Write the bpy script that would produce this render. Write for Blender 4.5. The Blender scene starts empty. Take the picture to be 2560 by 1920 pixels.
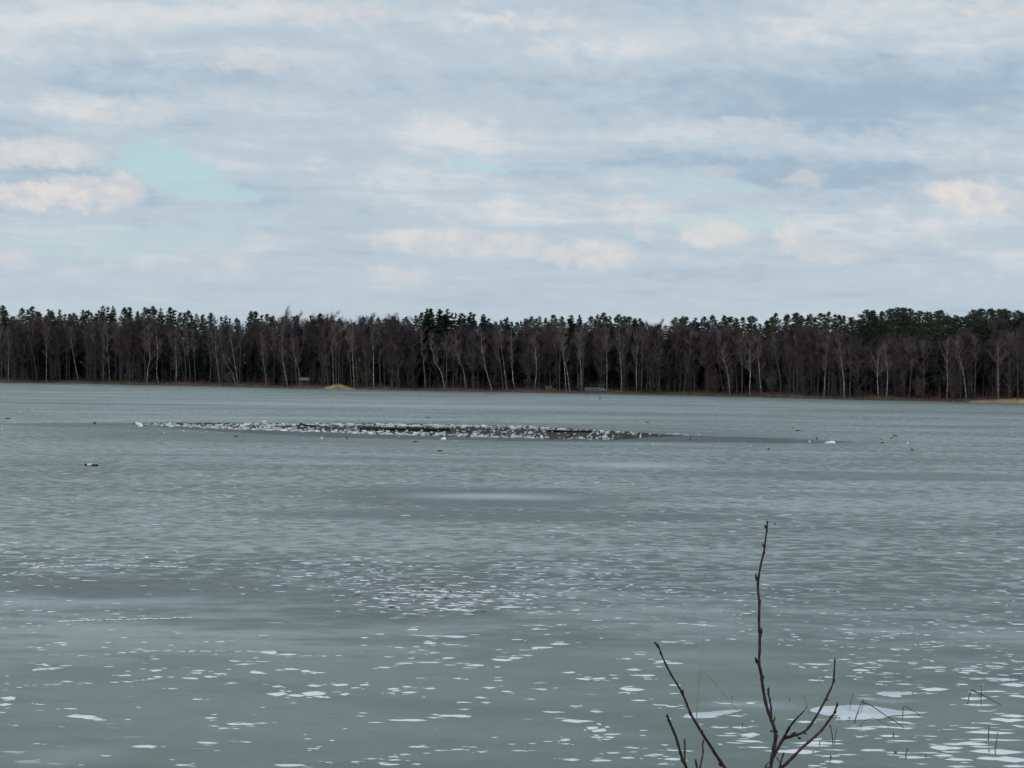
import bpy, math, random
import numpy as np
from mathutils import Vector, Matrix

random.seed(7)
RNG = np.random.default_rng(7)
SC = bpy.context.scene
COL = SC.collection

# ------------------------------------------------------------------ camera
F = 5700.0                      # focal length in pixels of the 2560 x 1920 photograph
CAM_Z = 6.0
PITCH = 40.0 / F
ROLL = math.radians(0.70)
fw = Vector((0, math.cos(PITCH), -math.sin(PITCH)))
r0 = Vector((1, 0, 0)); u0 = r0.cross(fw)
RT = r0 * math.cos(ROLL) + u0 * math.sin(ROLL)
UP = u0 * math.cos(ROLL) - r0 * math.sin(ROLL)
cam_data = bpy.data.cameras.new('camera')
cam = bpy.data.objects.new('camera', cam_data)
COL.objects.link(cam)
cam.matrix_world = Matrix(((RT.x, UP.x, -fw.x, 0), (RT.y, UP.y, -fw.y, 0), (RT.z, UP.z, -fw.z, CAM_Z), (0, 0, 0, 1)))
cam_data.sensor_width = 36.0
cam_data.lens = 36.0 * F / 2560.0
cam_data.clip_start = 0.1
cam_data.clip_end = 30000.0
SC.camera = cam


def ray(px, py):
    return fw + RT * ((px - 1280.0) / F) + UP * ((960.0 - py) / F)


def ice(px, py, z=0.0):
    d = ray(px, py)
    t = (z - CAM_Z) / d.z
    return Vector((d.x * t, d.y * t, z))


def at(px, py, Y):
    d = ray(px, py)
    t = Y / d.y
    return Vector((d.x * t, Y, CAM_Z + d.z * t))


# ------------------------------------------------------------------ node helpers
class S:
    """A value socket with arithmetic that adds Math nodes."""
    def __init__(s, nt, sock): s.nt, s.k = nt, sock
    def op(s, o, *a, clamp=False):
        n = s.nt.nodes.new('ShaderNodeMath'); n.operation = o; n.use_clamp = clamp
        for i, v in enumerate((s,) + a):
            if isinstance(v, S): s.nt.links.new(v.k, n.inputs[i])
            else: n.inputs[i].default_value = float(v)
        return S(s.nt, n.outputs[0])
    def __add__(s, o): return s.op('ADD', o)
    def __sub__(s, o): return s.op('SUBTRACT', o)
    def __mul__(s, o): return s.op('MULTIPLY', o)
    def __truediv__(s, o): return s.op('DIVIDE', o)
    def maxi(s, o): return s.op('MAXIMUM', o)
    def mini(s, o): return s.op('MINIMUM', o)
    def clamp(s): return s.op('ADD', 0.0, clamp=True)
    def step(s, a, b):
        n = s.nt.nodes.new('ShaderNodeMapRange'); n.interpolation_type = 'SMOOTHSTEP'
        s.nt.links.new(s.k, n.inputs[0])
        n.inputs[1].default_value = a; n.inputs[2].default_value = b
        return S(s.nt, n.outputs[0])


def vec(nt, x, y, z=0.0):
    n = nt.nodes.new('ShaderNodeCombineXYZ')
    for i, v in enumerate((x, y, z)):
        if isinstance(v, S): nt.links.new(v.k, n.inputs[i])
        else: n.inputs[i].default_value = v
    return n.outputs[0]


def noise(nt, v, scale, detail=4.0, rough=0.5, dist=0.0, dim='3D'):
    n = nt.nodes.new('ShaderNodeTexNoise'); n.noise_dimensions = dim
    n.inputs['Scale'].default_value = scale; n.inputs['Detail'].default_value = detail
    n.inputs['Roughness'].default_value = rough; n.inputs['Distortion'].default_value = dist
    if v is not None: nt.links.new(v, n.inputs['Vector'])
    return S(nt, n.outputs['Fac'])


def mixc(nt, f, a, b):
    n = nt.nodes.new('ShaderNodeMix'); n.data_type = 'RGBA'
    if isinstance(f, S): nt.links.new(f.k, n.inputs[0])
    else: n.inputs[0].default_value = f
    for i, c in ((6, a), (7, b)):
        if isinstance(c, (tuple, list)): n.inputs[i].default_value = (c[0], c[1], c[2], 1)
        else: nt.links.new(c, n.inputs[i])
    return n.outputs[2]


def scalec(nt, c, k):
    n = nt.nodes.new('ShaderNodeVectorMath'); n.operation = 'SCALE'
    nt.links.new(c, n.inputs[0])
    if isinstance(k, S): nt.links.new(k.k, n.inputs[3])
    else: n.inputs[3].default_value = k
    return n.outputs[0]


def new_mat(name):
    m = bpy.data.materials.new(name); m.use_nodes = True
    nt = m.node_tree
    return m, nt, nt.nodes['Principled BSDF']


# ------------------------------------------------------------------ world: overcast sky with broken cloud
SUN_EL, SUN_AZ = math.radians(34), math.radians(205)     # sun high behind the camera, a little to its left
world = bpy.data.worlds.new('World'); SC.world = world; world.use_nodes = True
wt = world.node_tree
bg = wt.nodes['Background']; bg.inputs['Strength'].default_value = 0.1
skyn = wt.nodes.new('ShaderNodeTexSky'); skyn.sky_type = 'NISHITA'; skyn.sun_disc = False
skyn.sun_elevation = SUN_EL; skyn.sun_rotation = SUN_AZ; skyn.altitude = 150.0
tc = wt.nodes.new('ShaderNodeTexCoord')
sx = wt.nodes.new('ShaderNodeSeparateXYZ'); wt.links.new(tc.outputs['Generated'], sx.inputs[0])
wx, wy, wz = (S(wt, sx.outputs[i]) for i in range(3))
zc = wz.maxi(0.0)
q = (zc + 0.10).op('POWER', -1.0)
cx_, cy_ = wx * q, wy * q                       # a flat cloud deck seen in perspective
nA = noise(wt, vec(wt, cx_ * 0.98 + cy_ * 0.12, cy_ * 0.98 - cx_ * 0.12), 1.30, 6.0, 0.58, 0.4, dim='2D')
nB = noise(wt, vec(wt, cx_ + 7.0, cy_ * 1.05 - cx_ * 0.14), 3.1, 7.0, 0.60, 0.5, dim='2D')
front = wy.op('GREATER_THAN', 0.05)
wyc = wy.maxi(0.05)
az, el = wx / wyc, wz / wyc


def wnoise(sx_, sy_, scale, detail, off=0.0):
    n = wt.nodes.new('ShaderNodeTexNoise'); n.noise_dimensions = '2D'
    n.inputs['Scale'].default_value = scale; n.inputs['Detail'].default_value = detail; n.inputs['Roughness'].default_value = 0.6
    wt.links.new(vec(wt, az * sx_ + off, el * sy_ + az * 0.12 * sy_), n.inputs['Vector'])
    return n


w1 = wnoise(1.0, 1.5, 95.0, 5.0); w2 = wnoise(1.0, 2.6, 17.0, 5.0, 3.3)


def vma(nt, v, mul, add):
    n = nt.nodes.new('ShaderNodeVectorMath'); n.operation = 'MULTIPLY_ADD'
    nt.links.new(v, n.inputs[0])
    for i, x in ((1, mul), (2, add)):
        if isinstance(x, (tuple, list)): n.inputs[i].default_value = x
        else: nt.links.new(x, n.inputs[i])
    return n.outputs[0]


D0 = vec(wt, az, el)
D1 = vma(wt, w1.outputs['Color'], (.0150, .0110, 0), D0)
D1 = vma(wt, w2.outputs['Color'], (.016, .0085, 0), D1)             # gentle billows
D2 = vma(wt, w2.outputs['Color'], (.036, .018, 0), D0)
D2 = vma(wt, w1.outputs['Color'], (.022, .0090, 0), D2)             # long ragged streaks
SH1 = (.0150 / 2 + .016 / 2, .0110 / 2 + .0085 / 2); SH2 = (.029, .0135)


def blob(src, px, py, w, h, soft, amt, slope=0.0):
    """A soft cloud patch of half size w x h photo pixels round the direction of a photo pixel."""
    d = ray(px, py); a0, e0 = d.x / d.y, d.z / d.y
    sh = SH1 if src is D1 else SH2
    k = (F / w, F / h, 0)
    v = vma(wt, src, k, (-(a0 + sh[0]) * k[0], -(e0 + sh[1]) * k[1], 0))
    n = wt.nodes.new('ShaderNodeVectorMath'); n.operation = 'LENGTH'; wt.links.new(v, n.inputs[0])
    m = wt.nodes.new('ShaderNodeMapRange'); m.interpolation_type = 'SMOOTHSTEP'
    wt.links.new(n.outputs['Value'], m.inputs[0])
    m.inputs[1].default_value = 1.0 + soft * .45; m.inputs[2].default_value = 1.0 - soft * .55; m.inputs[4].default_value = abs(amt)
    return S(wt, m.outputs[0])


band = None
for (px, py, w, h, amt) in [
        (2250, 250, 560, 95, -.12), (1750, 225, 480, 90, -.10), (1300, 240, 380, 70, -.08), (450, 195, 420, 40, -.10), (2200, 445, 330, 24, -.13), (2120, 510, 260, 22, -.08),
        (100, 420, 260, 22, -.10), (1000, 130, 300, 40, -.05), (950, 250, 350, 30, -.05),
        (2100, 355, 560, 30, .15), (1800, 318, 190, 26, .10), (1540, 122, 170, 46, .14), (500, 140, 230, 34, .15), (260, 270, 200, 32, .15), (820, 30, 330, 44, .13), (2250, 60, 480, 70, .13),
        (1340, 48, 170, 30, .15), (1150, 350, 300, 36, .09), (1400, 525, 400, 40, .08), (200, 60, 350, 60, .13), (2350, 610, 330, 34, .07), (1130, 480, 240, 26, .05), (640, 250, 260, 20, .06)]:
    b_ = blob(D2, px, py, w, h, 1.4, amt)
    band = b_ if band is None else (band + b_ if amt > 0 else band - b_)
    if band is b_ and amt < 0: band = b_ * -1.0
val = nA * 0.46 + nB * 0.40 + S(wt, w2.outputs['Fac']) * .26 + S(wt, w1.outputs['Fac']) * .16 - .135 + band * front
dark, mid, light = (.362, .478, .585), (.496, .590, .668), (.694, .722, .748)
ccol = mixc(wt, val.step(0.27, 0.52), dark, mid)
ccol = mixc(wt, val.step(0.49, 0.76), ccol, light)
puff = None
for (px, py, w, h, amt) in [
        (80, 385, 190, 40, .7), (100, 490, 215, 30, .95), (285, 470, 62, 50, 1.0), (200, 478, 80, 34, .8), (20, 645, 70, 36, .6), (575, 665, 55, 28, .5), (480, 672, 110, 30, .25),
        (1005, 690, 80, 26, .6), (1090, 600, 150, 36, .75), (1250, 610, 130, 36, .7), (1405, 645, 48, 26, .75), (1510, 634, 92, 46, .9),
        (1800, 583, 92, 32, .8), (1985, 605, 55, 42, .75), (2060, 632, 100, 26, .75), (2440, 490, 110, 42, .95), (2010, 445, 60, 24, .5),
        (1615, 575, 34, 24, .45), (1590, 510, 130, 24, .4), (1260, 525, 70, 22, .4), (1780, 435, 70, 22, .35), (1850, 315, 130, 24, .35),
        (1350, 50, 110, 24, .5), (880, 30, 120, 40, .5), (320, 280, 110, 34, .4), (640, 165, 130, 26, .4), (2500, 20, 110, 30, .5), (720, 20, 80, 26, .4), (1760, 655, 200, 20, .25), (660, 600, 70, 22, .25)]:
    b_ = blob(D1, px, py, w, h, .72, amt * .94)
    puff = b_ if puff is None else puff.maxi(b_)
puff = puff * front
pcol = mixc(wt, (S(wt, w1.outputs['Fac']) * .6 + S(wt, w2.outputs['Fac']) * .5).step(0.40, 0.70), (.60, .625, .67), (.77, .73, .70))
gap = None
for (px, py, w, h, amt) in [(395, 415, 150, 68, 1.0), (490, 480, 130, 36, .85), (620, 560, 140, 16, .35), (1200, 418, 90, 12, .7), (1760, 470, 150, 24, .5), (1840, 560, 190, 26, .5), (300, 600, 330, 36, .45), (1500, 592, 130, 20, .4), (930, 3, 120, 16, .6), (2400, -4, 120, 12, .9)]:
    b_ = blob(D2, px, py, w, h, .8, amt)
    gap = b_ if gap is None else gap.maxi(b_)
gap = (gap * front).maxi(nA.step(0.62, 0.76) * zc.step(0.17, 0.26) * 0.8)
ccol = mixc(wt, puff, ccol, pcol)
ccol = scalec(wt, ccol, 10.0)
lowair = zc.step(0.075, 0.0)                    # air evens out the low cloud towards the horizon
ccol = mixc(wt, lowair * 0.72, ccol, (5.0, 5.85, 6.5))
clear = mixc(wt, 0.60, skyn.outputs['Color'], (4.5, 6.45, 7.2))
fin = mixc(wt, gap * (puff * -1.0 + 1.0), ccol, clear)
wt.links.new(fin, bg.inputs['Color'])
world.cycles.sampling_method = 'MANUAL'; world.cycles.sample_map_resolution = 256

sun_d = bpy.data.lights.new('sun', 'SUN'); sun_d.energy = 1.1; sun_d.angle = math.radians(12); sun_d.color = (1.0, .95, .88)
sun = bpy.data.objects.new('sun', sun_d); COL.objects.link(sun)
sdir = Vector((math.sin(SUN_AZ) * math.cos(SUN_EL), math.cos(SUN_AZ) * math.cos(SUN_EL), math.sin(SUN_EL)))
sun.rotation_euler = sdir.to_track_quat('Z', 'Y').to_euler()
sun.location = (0, 0, 60)

SC.view_settings.view_transform = 'Standard'; SC.view_settings.look = 'None'
SC.view_settings.exposure = 0.0; SC.view_settings.gamma = 1.0
SC.view_settings.use_curve_mapping = False
SC.render.engine = 'CYCLES'
SC.cycles.max_bounces = 2; SC.cycles.diffuse_bounces = 2; SC.cycles.glossy_bounces = 2
SC.cycles.use_adaptive_sampling = True; SC.cycles.adaptive_threshold = 0.02; SC.cycles.adaptive_min_samples = 8
SC.cycles.use_denoising = True; SC.cycles.denoiser = 'OPENIMAGEDENOISE'; SC.cycles.denoising_input_passes = 'RGB_ALBEDO_NORMAL'


# ------------------------------------------------------------------ mesh helpers
class MB:
    def __init__(s): s.v = []; s.f = []; s.m = []; s.n = 0
    def add(s, verts, faces, mat=0):
        verts = np.asarray(verts, float).reshape(-1, 3)
        s.v.append(verts)
        for f in faces: s.f.append(tuple(int(i) + s.n for i in f)); s.m.append(mat)
        s.n += len(verts)
    def tube(s, pts, rad, sides=5, mat=0, cap=True):
        pts = [Vector(p) for p in pts]; k = len(pts)
        if not hasattr(rad, '__len__'): rad = [rad] * k
        ring = []; ref = Vector((0.31, 0.22, 0.92))
        for i, p in enumerate(pts):
            t = (pts[min(i + 1, k - 1)] - pts[max(i - 1, 0)])
            t = t.normalized() if t.length > 1e-9 else Vector((0, 0, 1))
            a = t.cross(Vector((0.93, 0.36, 0.04))) if abs(t.dot(Vector((0.93, 0.36, 0.04)))) < .95 else t.cross(Vector((0, 0, 1)))
            a.normalize(); b = t.cross(a)
            for j in range(sides):
                an = 2 * math.pi * j / sides
                ring.append(p + (a * math.cos(an) + b * math.sin(an)) * rad[i])
        fs = []
        for i in range(k - 1):
            for j in range(sides):
                j2 = (j + 1) % sides
                fs.append((i * sides + j, i * sides + j2, (i + 1) * sides + j2, (i + 1) * sides + j))
        if cap:
            fs.append(tuple(reversed(range(sides)))); fs.append(tuple((k - 1) * sides + j for j in range(sides)))
        s.add(ring, fs, mat)
    def box(s, c, d, rz=0.0, rx=0.0, mat=0, bev=0.0):
        m = Matrix.Rotation(rz, 3, 'Z') @ Matrix.Rotation(rx, 3, 'X')
        c = Vector(c); v = []
        for z in (-1, 1):
            for (x, y) in ((-1, -1), (1, -1), (1, 1), (-1, 1)):
                v.append(c + m @ Vector((x * d[0] / 2, y * d[1] / 2, z * d[2] / 2)))
        s.add(v, [(3, 2, 1, 0), (4, 5, 6, 7), (0, 1, 5, 4), (1, 2, 6, 5), (2, 3, 7, 6), (3, 0, 4, 7)], mat)
    def mesh(s, name, mats, smooth=False):
        me = bpy.data.meshes.new(name)
        v = np.concatenate(s.v) if s.v else np.zeros((0, 3))
        me.from_pydata(v.tolist(), [], s.f)
        for m in (mats if isinstance(mats, (list, tuple)) else [mats]): me.materials.append(m)
        if any(s.m): me.polygons.foreach_set('material_index', s.m)
        if smooth: me.polygons.foreach_set('use_smooth', [True] * len(me.polygons))
        me.update()
        return me


def tri_mesh(name, V, mat):
    """Mesh of loose triangles from an (n,3,3) array, fast."""
    V = np.asarray(V, np.float32).reshape(-1, 3); n = len(V) // 3
    me = bpy.data.meshes.new(name)
    me.vertices.add(len(V)); me.vertices.foreach_set('co', V.ravel())
    me.loops.add(n * 3); me.loops.foreach_set('vertex_index', np.arange(n * 3, dtype=np.int32))
    me.polygons.add(n); me.polygons.foreach_set('loop_start', np.arange(0, n * 3, 3, dtype=np.int32))
    me.polygons.foreach_set('loop_total', np.full(n, 3, np.int32))
    me.materials.append(mat); me.update(); me.validate()
    return me


def link(name, me, parent=None, loc=None):
    o = bpy.data.objects.new(name, me); COL.objects.link(o)
    if parent is not None: o.parent = parent
    if loc is not None: o.location = loc
    return o


def tag(o, label=None, cat=None, group=None, kind=None):
    if label: o['label'] = label
    if cat: o['category'] = cat
    if group: o['group'] = group
    if kind: o['kind'] = kind
    return o


def empty(name, loc, label, cat, group=None, rz=0.0, sc=1.0):
    o = bpy.data.objects.new(name, None); COL.objects.link(o)
    o.empty_display_size = 0.1
    o.location = loc; o.rotation_euler = (0, 0, rz); o.scale = (sc, sc, sc) if not hasattr(sc, '__len__') else sc
    return tag(o, label, cat, group)


ORD = ['', 'first', 'second', 'third', 'fourth', 'fifth', 'sixth', 'seventh', 'eighth', 'ninth', 'tenth', 'eleventh', 'twelfth', 'thirteenth', 'fourteenth', 'fifteenth', 'sixteenth', 'seventeenth', 'eighteenth', 'nineteenth', 'twentieth']
ORD += ['twenty-' + w for w in ORD[1:10]] + ['thirtieth'] + ['thirty-' + w for w in ORD[1:10]] + ['fortieth'] + ['forty-' + w for w in ORD[1:10]] + ['fiftieth'] + ['fifty-' + w for w in ORD[1:10]] + ['sixtieth'] + ['sixty-' + w for w in ORD[1:10]] + ['seventieth'] + ['seventy-' + w for w in ORD[1:10]]


def rot_rand(n):
    d = RNG.normal(size=(n, 3)); return d / np.linalg.norm(d, axis=1, keepdims=True)


def unit(a): return a / np.maximum(np.linalg.norm(a, axis=1, keepdims=True), 1e-9)


# ------------------------------------------------------------------ materials
def simple(name, col, rough=0.8, var=0.25, scale=3.0, spec=0.3, obj=True, bump=0.0):
    m, nt, b = new_mat(name)
    t = nt.nodes.new('ShaderNodeTexCoord')
    n = noise(nt, t.outputs['Object'], scale, 5.0, 0.6)
    f = n.step(0.3, 0.7)
    c = mixc(nt, f, tuple(x * (1 - var) for x in col), tuple(min(1, x * (1 + var)) for x in col))
    if obj:
        oi = nt.nodes.new('ShaderNodeObjectInfo')
        c = scalec(nt, c, S(nt, oi.outputs['Random']) * 0.4 + 0.8)
    nt.links.new(c, b.inputs['Base Color'])
    b.inputs['Roughness'].default_value = rough; b.inputs['Specular IOR Level'].default_value = spec
    if bump:
        bn = nt.nodes.new('ShaderNodeBump'); bn.inputs['Strength'].default_value = bump; bn.inputs['Distance'].default_value = 0.02
        nt.links.new(n.k, bn.inputs['Height']); nt.links.new(bn.outputs[0], b.inputs['Normal'])
    return m


M_TWIG = simple('bare_twigs', (.072, .055, .060), .9, .25, .6)
M_TWIG_FAR = simple('bare_twigs_mass', (.062, .049, .051), .9, .35, .05, obj=False)
M_BARK = simple('grey_bark', (.064, .060, .063), .9, .4, 2.0)
M_BARK_FAR = simple('grey_bark_mass', (.055, .053, .056), .9, .5, .4, obj=False)
M_BTWIG = simple('birch_twigs', (.135, .10, .092), .9, .25, .6)
M_PINE = simple('pine_needles', (.046, .068, .046), .8, .35, .5)
M_SPRUCE = simple('spruce_needles', (.020, .034, .027), .8, .35, .5)
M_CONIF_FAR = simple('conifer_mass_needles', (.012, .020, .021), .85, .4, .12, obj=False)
M_CBARK = simple('conifer_bark', (.10, .06, .04), .9, .3, 2.0)
M_SOIL = simple('shore_soil', (.085, .058, .042), .95, .45, .6, obj=False)
M_DRYGRASS = simple('dead_shore_grass', (.12, .085, .06), .9, .5, .3, obj=False)
M_REEDBED = simple('tan_dry_reeds', (.50, .375, .225), .85, .3, .5, obj=False)
M_BRUSH = simple('brushwood', (.050, .037, .034), .9, .4, .4, obj=False)
M_WILLOW = simple('willow_twigs', (.088, .070, .052), .9, .3, .6)
M_REED = simple('brown_reed', (.065, .046, .036), .7, .4, 9.0)
M_REEDPALE = simple('pale_reed', (.30, .25, .16), .7, .3, 9.0)
M_STEM = simple('shrub_bark', (.036, .017, .017), .55, .45, 60.0, .4, obj=False, bump=.4)
M_STEMRED = simple('shrub_red_bark', (.085, .026, .027), .5, .4, 60.0, .4, obj=False, bump=.4)
M_BUD = simple('bud_scales', (.030, .013, .014), .5, .4, 90.0, .4, obj=False, bump=.4)
M_DARKWOOD = simple('wet_dark_wood', (.022, .018, .018), .6, .4, 3.0)
M_OLDWOOD = simple('weathered_boards', (.10, .085, .068), .85, .3, 2.0)
M_ROOFFELT = simple('weathered_roof', (.11, .098, .078), .85, .2, 2.0)
M_GREYPANEL = simple('grey_green_panel', (.085, .11, .11), .6, .3, 1.2)
M_WHITE = simple('white_paint', (.72, .74, .73), .5, .1, 4.0)
M_CHUNK = simple('snow_ice', (.68, .73, .75), .55, .25, 2.5, .4)
M_CHUNKDK = simple('clear_ice', (.10, .13, .145), .3, .4, 2.5, .5)
M_BANK = simple('bank_turf', (.13, .105, .06), .95, .4, 1.5, obj=False)

# birch bark: pale with dark scars
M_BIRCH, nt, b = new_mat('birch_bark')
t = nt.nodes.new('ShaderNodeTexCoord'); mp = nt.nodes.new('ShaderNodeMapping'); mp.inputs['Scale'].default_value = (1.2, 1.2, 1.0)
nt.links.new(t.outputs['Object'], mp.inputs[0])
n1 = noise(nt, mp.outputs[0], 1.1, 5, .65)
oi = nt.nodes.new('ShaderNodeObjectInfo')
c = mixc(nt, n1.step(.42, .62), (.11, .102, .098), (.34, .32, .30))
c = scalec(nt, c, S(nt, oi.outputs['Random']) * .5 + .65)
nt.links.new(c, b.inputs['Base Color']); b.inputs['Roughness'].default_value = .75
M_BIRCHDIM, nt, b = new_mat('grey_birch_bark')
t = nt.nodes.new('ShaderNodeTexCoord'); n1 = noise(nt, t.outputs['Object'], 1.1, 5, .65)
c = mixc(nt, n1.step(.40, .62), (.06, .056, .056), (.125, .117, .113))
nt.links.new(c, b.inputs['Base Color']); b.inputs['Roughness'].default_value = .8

# lake ice
M_ICE, nt, b = new_mat('lake_ice')
t = nt.nodes.new('ShaderNodeTexCoord'); O = t.outputs['Object']
so = nt.nodes.new('ShaderNodeSeparateXYZ'); nt.links.new(O, so.inputs[0])
ix, iy = S(nt, so.outputs[0]), S(nt, so.outputs[1])


def cnoise(v, scale, detail, rough=.55, dist=0.0):
    n = nt.nodes.new('ShaderNodeTexNoise'); n.noise_dimensions = '2D'
    n.inputs['Scale'].default_value = scale; n.inputs['Detail'].default_value = detail; n.inputs['Roughness'].default_value = rough; n.inputs['Distortion'].default_value = dist
    nt.links.new(v, n.inputs['Vector']); return n


nbig = cnoise(O, .026, 4, .55, .5); nmed = cnoise(O, .13, 5, .6, .3)
big, med = S(nt, nbig.outputs['Fac']), S(nt, nmed.outputs['Fac'])
strk = S(nt, cnoise(vec(nt, ix * .30, iy + ix * .03), .055, 5, .62, .2).outputs['Fac'])
fine = S(nt, cnoise(vec(nt, ix * .7, iy), 1.25, 4, .62).outputs['Fac'])
grain = S(nt, cnoise(O, 7.0, 3, .6).outputs['Fac'])
fl1 = S(nt, cnoise(vec(nt, ix * .95, iy), 1.5, 3, .55).outputs['Fac'])
fl2 = S(nt, cnoise(vec(nt, ix * .55, iy + 9.0), .36, 3, .5).outputs['Fac'])
zone = iy.step(48, 72)                       # wind-rippled ice begins some way out
col = mixc(nt, (big * .45 + strk * .55).step(.40, .60), (0.091, 0.132, 0.118), (0.168, 0.213, 0.198))
col = mixc(nt, med.step(.40, .62) * .5, col, (0.206, 0.253, 0.240))
col = mixc(nt, strk.step(.49, .41) * .95, col, (0.056, 0.085, 0.080))
col = mixc(nt, strk.step(.53, .61) * .8, col, (0.311, 0.376, 0.365))
col = mixc(nt, S(nt, nbig.outputs['Color']).step(.46, .62) * .4, col, (0.109, 0.156, 0.126))
col = mixc(nt, fl2.step(.53, .64) * .5, col, (0.278, 0.336, 0.329))
col = mixc(nt, fl2.step(.47, .36) * .5, col, (0.061, 0.092, 0.086))
col = mixc(nt, fl1.step(.53, .61) * zone * .7, col, (0.367, 0.436, 0.422))
col = mixc(nt, fl1.step(.47, .39) * zone * .7, col, (0.047, 0.071, 0.068))
tex = fine * .78 + grain * .22
col = mixc(nt, tex.step(.50, .64) * .40, col, (0.257, 0.308, 0.297))
col = mixc(nt, tex.step(.49, .36) * .40, col, (0.061, 0.090, 0.080))
OW = vma(nt, nmed.outputs['Color'], (7.0, 9.0, 0), O)
OW = vma(nt, nbig.outputs['Color'], (16.0, 20.0, 0), OW)
NEARW = vma(nt, nmed.outputs['Color'], (2.4, 4.0, 0), O)


def ipatch(px, py, w, h, amt, s0=1.2, s1=.5):
    """A roundish patch of the ice given by place and half size in photo pixels, held in lake coordinates."""
    c0 = ice(px, py); hw = w / F * c0.y; hd = abs(ice(px, py - h).y - ice(px, py + h).y) / 2
    near = py > 1140
    src, sh = (NEARW, (1.2, 2.0)) if near else (OW, (11.5, 14.5))
    k = (1 / hw, 1 / hd, 0)
    v = vma(nt, src, k, (-(c0.x + sh[0]) * k[0], -(c0.y + sh[1]) * k[1], 0))
    n = nt.nodes.new('ShaderNodeVectorMath'); n.operation = 'LENGTH'; nt.links.new(v, n.inputs[0])
    m = nt.nodes.new('ShaderNodeMapRange'); m.interpolation_type = 'SMOOTHSTEP'; nt.links.new(n.outputs['Value'], m.inputs[0])
    m.inputs[1].default_value = s0; m.inputs[2].default_value = s1; m.inputs[4].default_value = amt
    return S(nt, m.outputs[0])


GREEN = ipatch(1000, 1800, 2600, 230, .70, 1.4, .5)
col = mixc(nt, GREEN, col, (.104, .144, .112))
wetmask = None; farwet = None
for (px, py, w, h, amt) in [(1150, 1082, 1150, 30, .6), (600, 1092, 620, 14, .6), (330, 1062, 320, 9, .6), (1240, 1290, 760, 17, .75), (380, 1470, 520, 34, .75), (1180, 1243, 450, 32, .8), (2200, 1190, 620, 12, .65), (1900, 1235, 500, 8, .35),
                            (980, 1500, 320, 62, .38), (500, 1136, 480, 7, .4), (1150, 1150, 420, 5, .4), (2300, 1030, 420, 5, .35), (1500, 1035, 500, 4, .4), (700, 1022, 400, 3, .4), (250, 1010, 380, 2.5, .4), (1800, 1052, 420, 4, .35), (2400, 1065, 400, 4, .4), (2000, 1330, 420, 9, .3), (1650, 1610, 600, 26, .25), (2420, 1150, 500, 5, .45), (1830, 1098, 330, 9, .85), (330, 1060, 130, 3, .8)]:
    w_ = ipatch(px, py, w, h, amt)
    wetmask = w_ if wetmask is None else wetmask.maxi(w_)
    if py < 1110: farwet = w_ if farwet is None else farwet.maxi(w_)
col = mixc(nt, wetmask, col, (.045, .068, .066))
mlk = None
for (px, py, w, h, amt) in [(1580, 1163, 260, 10, .9), (1230, 1241, 290, 13, .95), (240, 1508, 420, 20, .5), (120, 1880, 260, 30, .35), (900, 1158, 500, 6, .4), (2080, 1273, 260, 7, .4), (1700, 1640, 330, 22, .3), (1900, 1765, 170, 12, .55),
                            (2260, 1745, 140, 7, .5), (1600, 1110, 300, 4, .5), (1000, 1015, 900, 7, .35)]:
    w_ = ipatch(px, py, w, h, amt, 1.1, .05)
    mlk = w_ if mlk is None else mlk.maxi(w_)
col = mixc(nt, mlk, col, (.33, .40, .42))
nt.links.new(col, b.inputs['Base Color'])
b.inputs['Roughness'].default_value = .42
b.inputs['IOR'].default_value = 1.31
nt.links.new((farwet * -.5 + .5).maxi(.06).k, b.inputs['Specular IOR Level'])
bn = nt.nodes.new('ShaderNodeBump'); bn.inputs['Strength'].default_value = .25; bn.inputs['Distance'].default_value = .02
nt.links.new(tex.k, bn.inputs['Height']); nt.links.new(bn.outputs[0], b.inputs['Normal'])

# melt water lying on white ice
M_PUDDLE, nt, b = new_mat('melt_water')
t = nt.nodes.new('ShaderNodeTexCoord')
n1 = noise(nt, t.outputs['Object'], 1.4, 4, .55)
nt.links.new(mixc(nt, n1.step(.3, .7), (.73, .78, .79), (.84, .87, .87)), b.inputs['Base Color'])
b.inputs['Roughness'].default_value = .06; b.inputs['IOR'].default_value = 1.33
M_POOL, nt, b = new_mat('milky_pool'); t = nt.nodes.new('ShaderNodeTexCoord')
n1 = noise(nt, t.outputs['Object'], .8, 5, .6)
nt.links.new(mixc(nt, n1.step(.35, .65), (.36, .43, .45), (.60, .67, .70)), b.inputs['Base Color']); b.inputs['Roughness'].default_value = .10; b.inputs['IOR'].default_value = 1.33
M_RIM = simple('wet_ice_rim', (.045, .062, .066), .3, .3, 4.0, .5, obj=False)
M_PUDSOFT = simple('slushy_ice', (.34, .41, .43), .4, .25, 2.0, .4, obj=False)
M_OPEN, nt, b = new_mat('open_water')
t = nt.nodes.new('ShaderNodeTexCoord')
b.inputs['Base Color'].default_value = (.010, .012, .015, 1); b.inputs['Roughness'].default_value = .07; b.inputs['IOR'].default_value = 1.33
b.inputs['Specular IOR Level'].default_value = .5
n1 = noise(nt, t.outputs['Object'], 2.2, 4, .6)
bn = nt.nodes.new('ShaderNodeBump'); bn.inputs['Strength'].default_value = .05; bn.inputs['Distance'].default_value = .01
nt.links.new(n1.k, bn.inputs['Height']); nt.links.new(bn.outputs[0], b.inputs['Normal'])

# ------------------------------------------------------------------ far shore line, terrain
SHORE_PX = [(-900, 940), (-400, 949), (0, 957), (150, 958), (347, 963), (500, 966), (640, 969), (877, 974), (1080, 978), (1280, 981.5), (1600, 986), (1760, 990), (1920, 994.5), (2180, 1001), (2430, 1006), (2560, 1009.5), (3000, 1022), (3600, 1040)]
SHORE = [ice(*p) for p in SHORE_PX]
SXs = np.array([p.x for p in SHORE]); SYs = np.array([p.y for p in SHORE])


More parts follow.
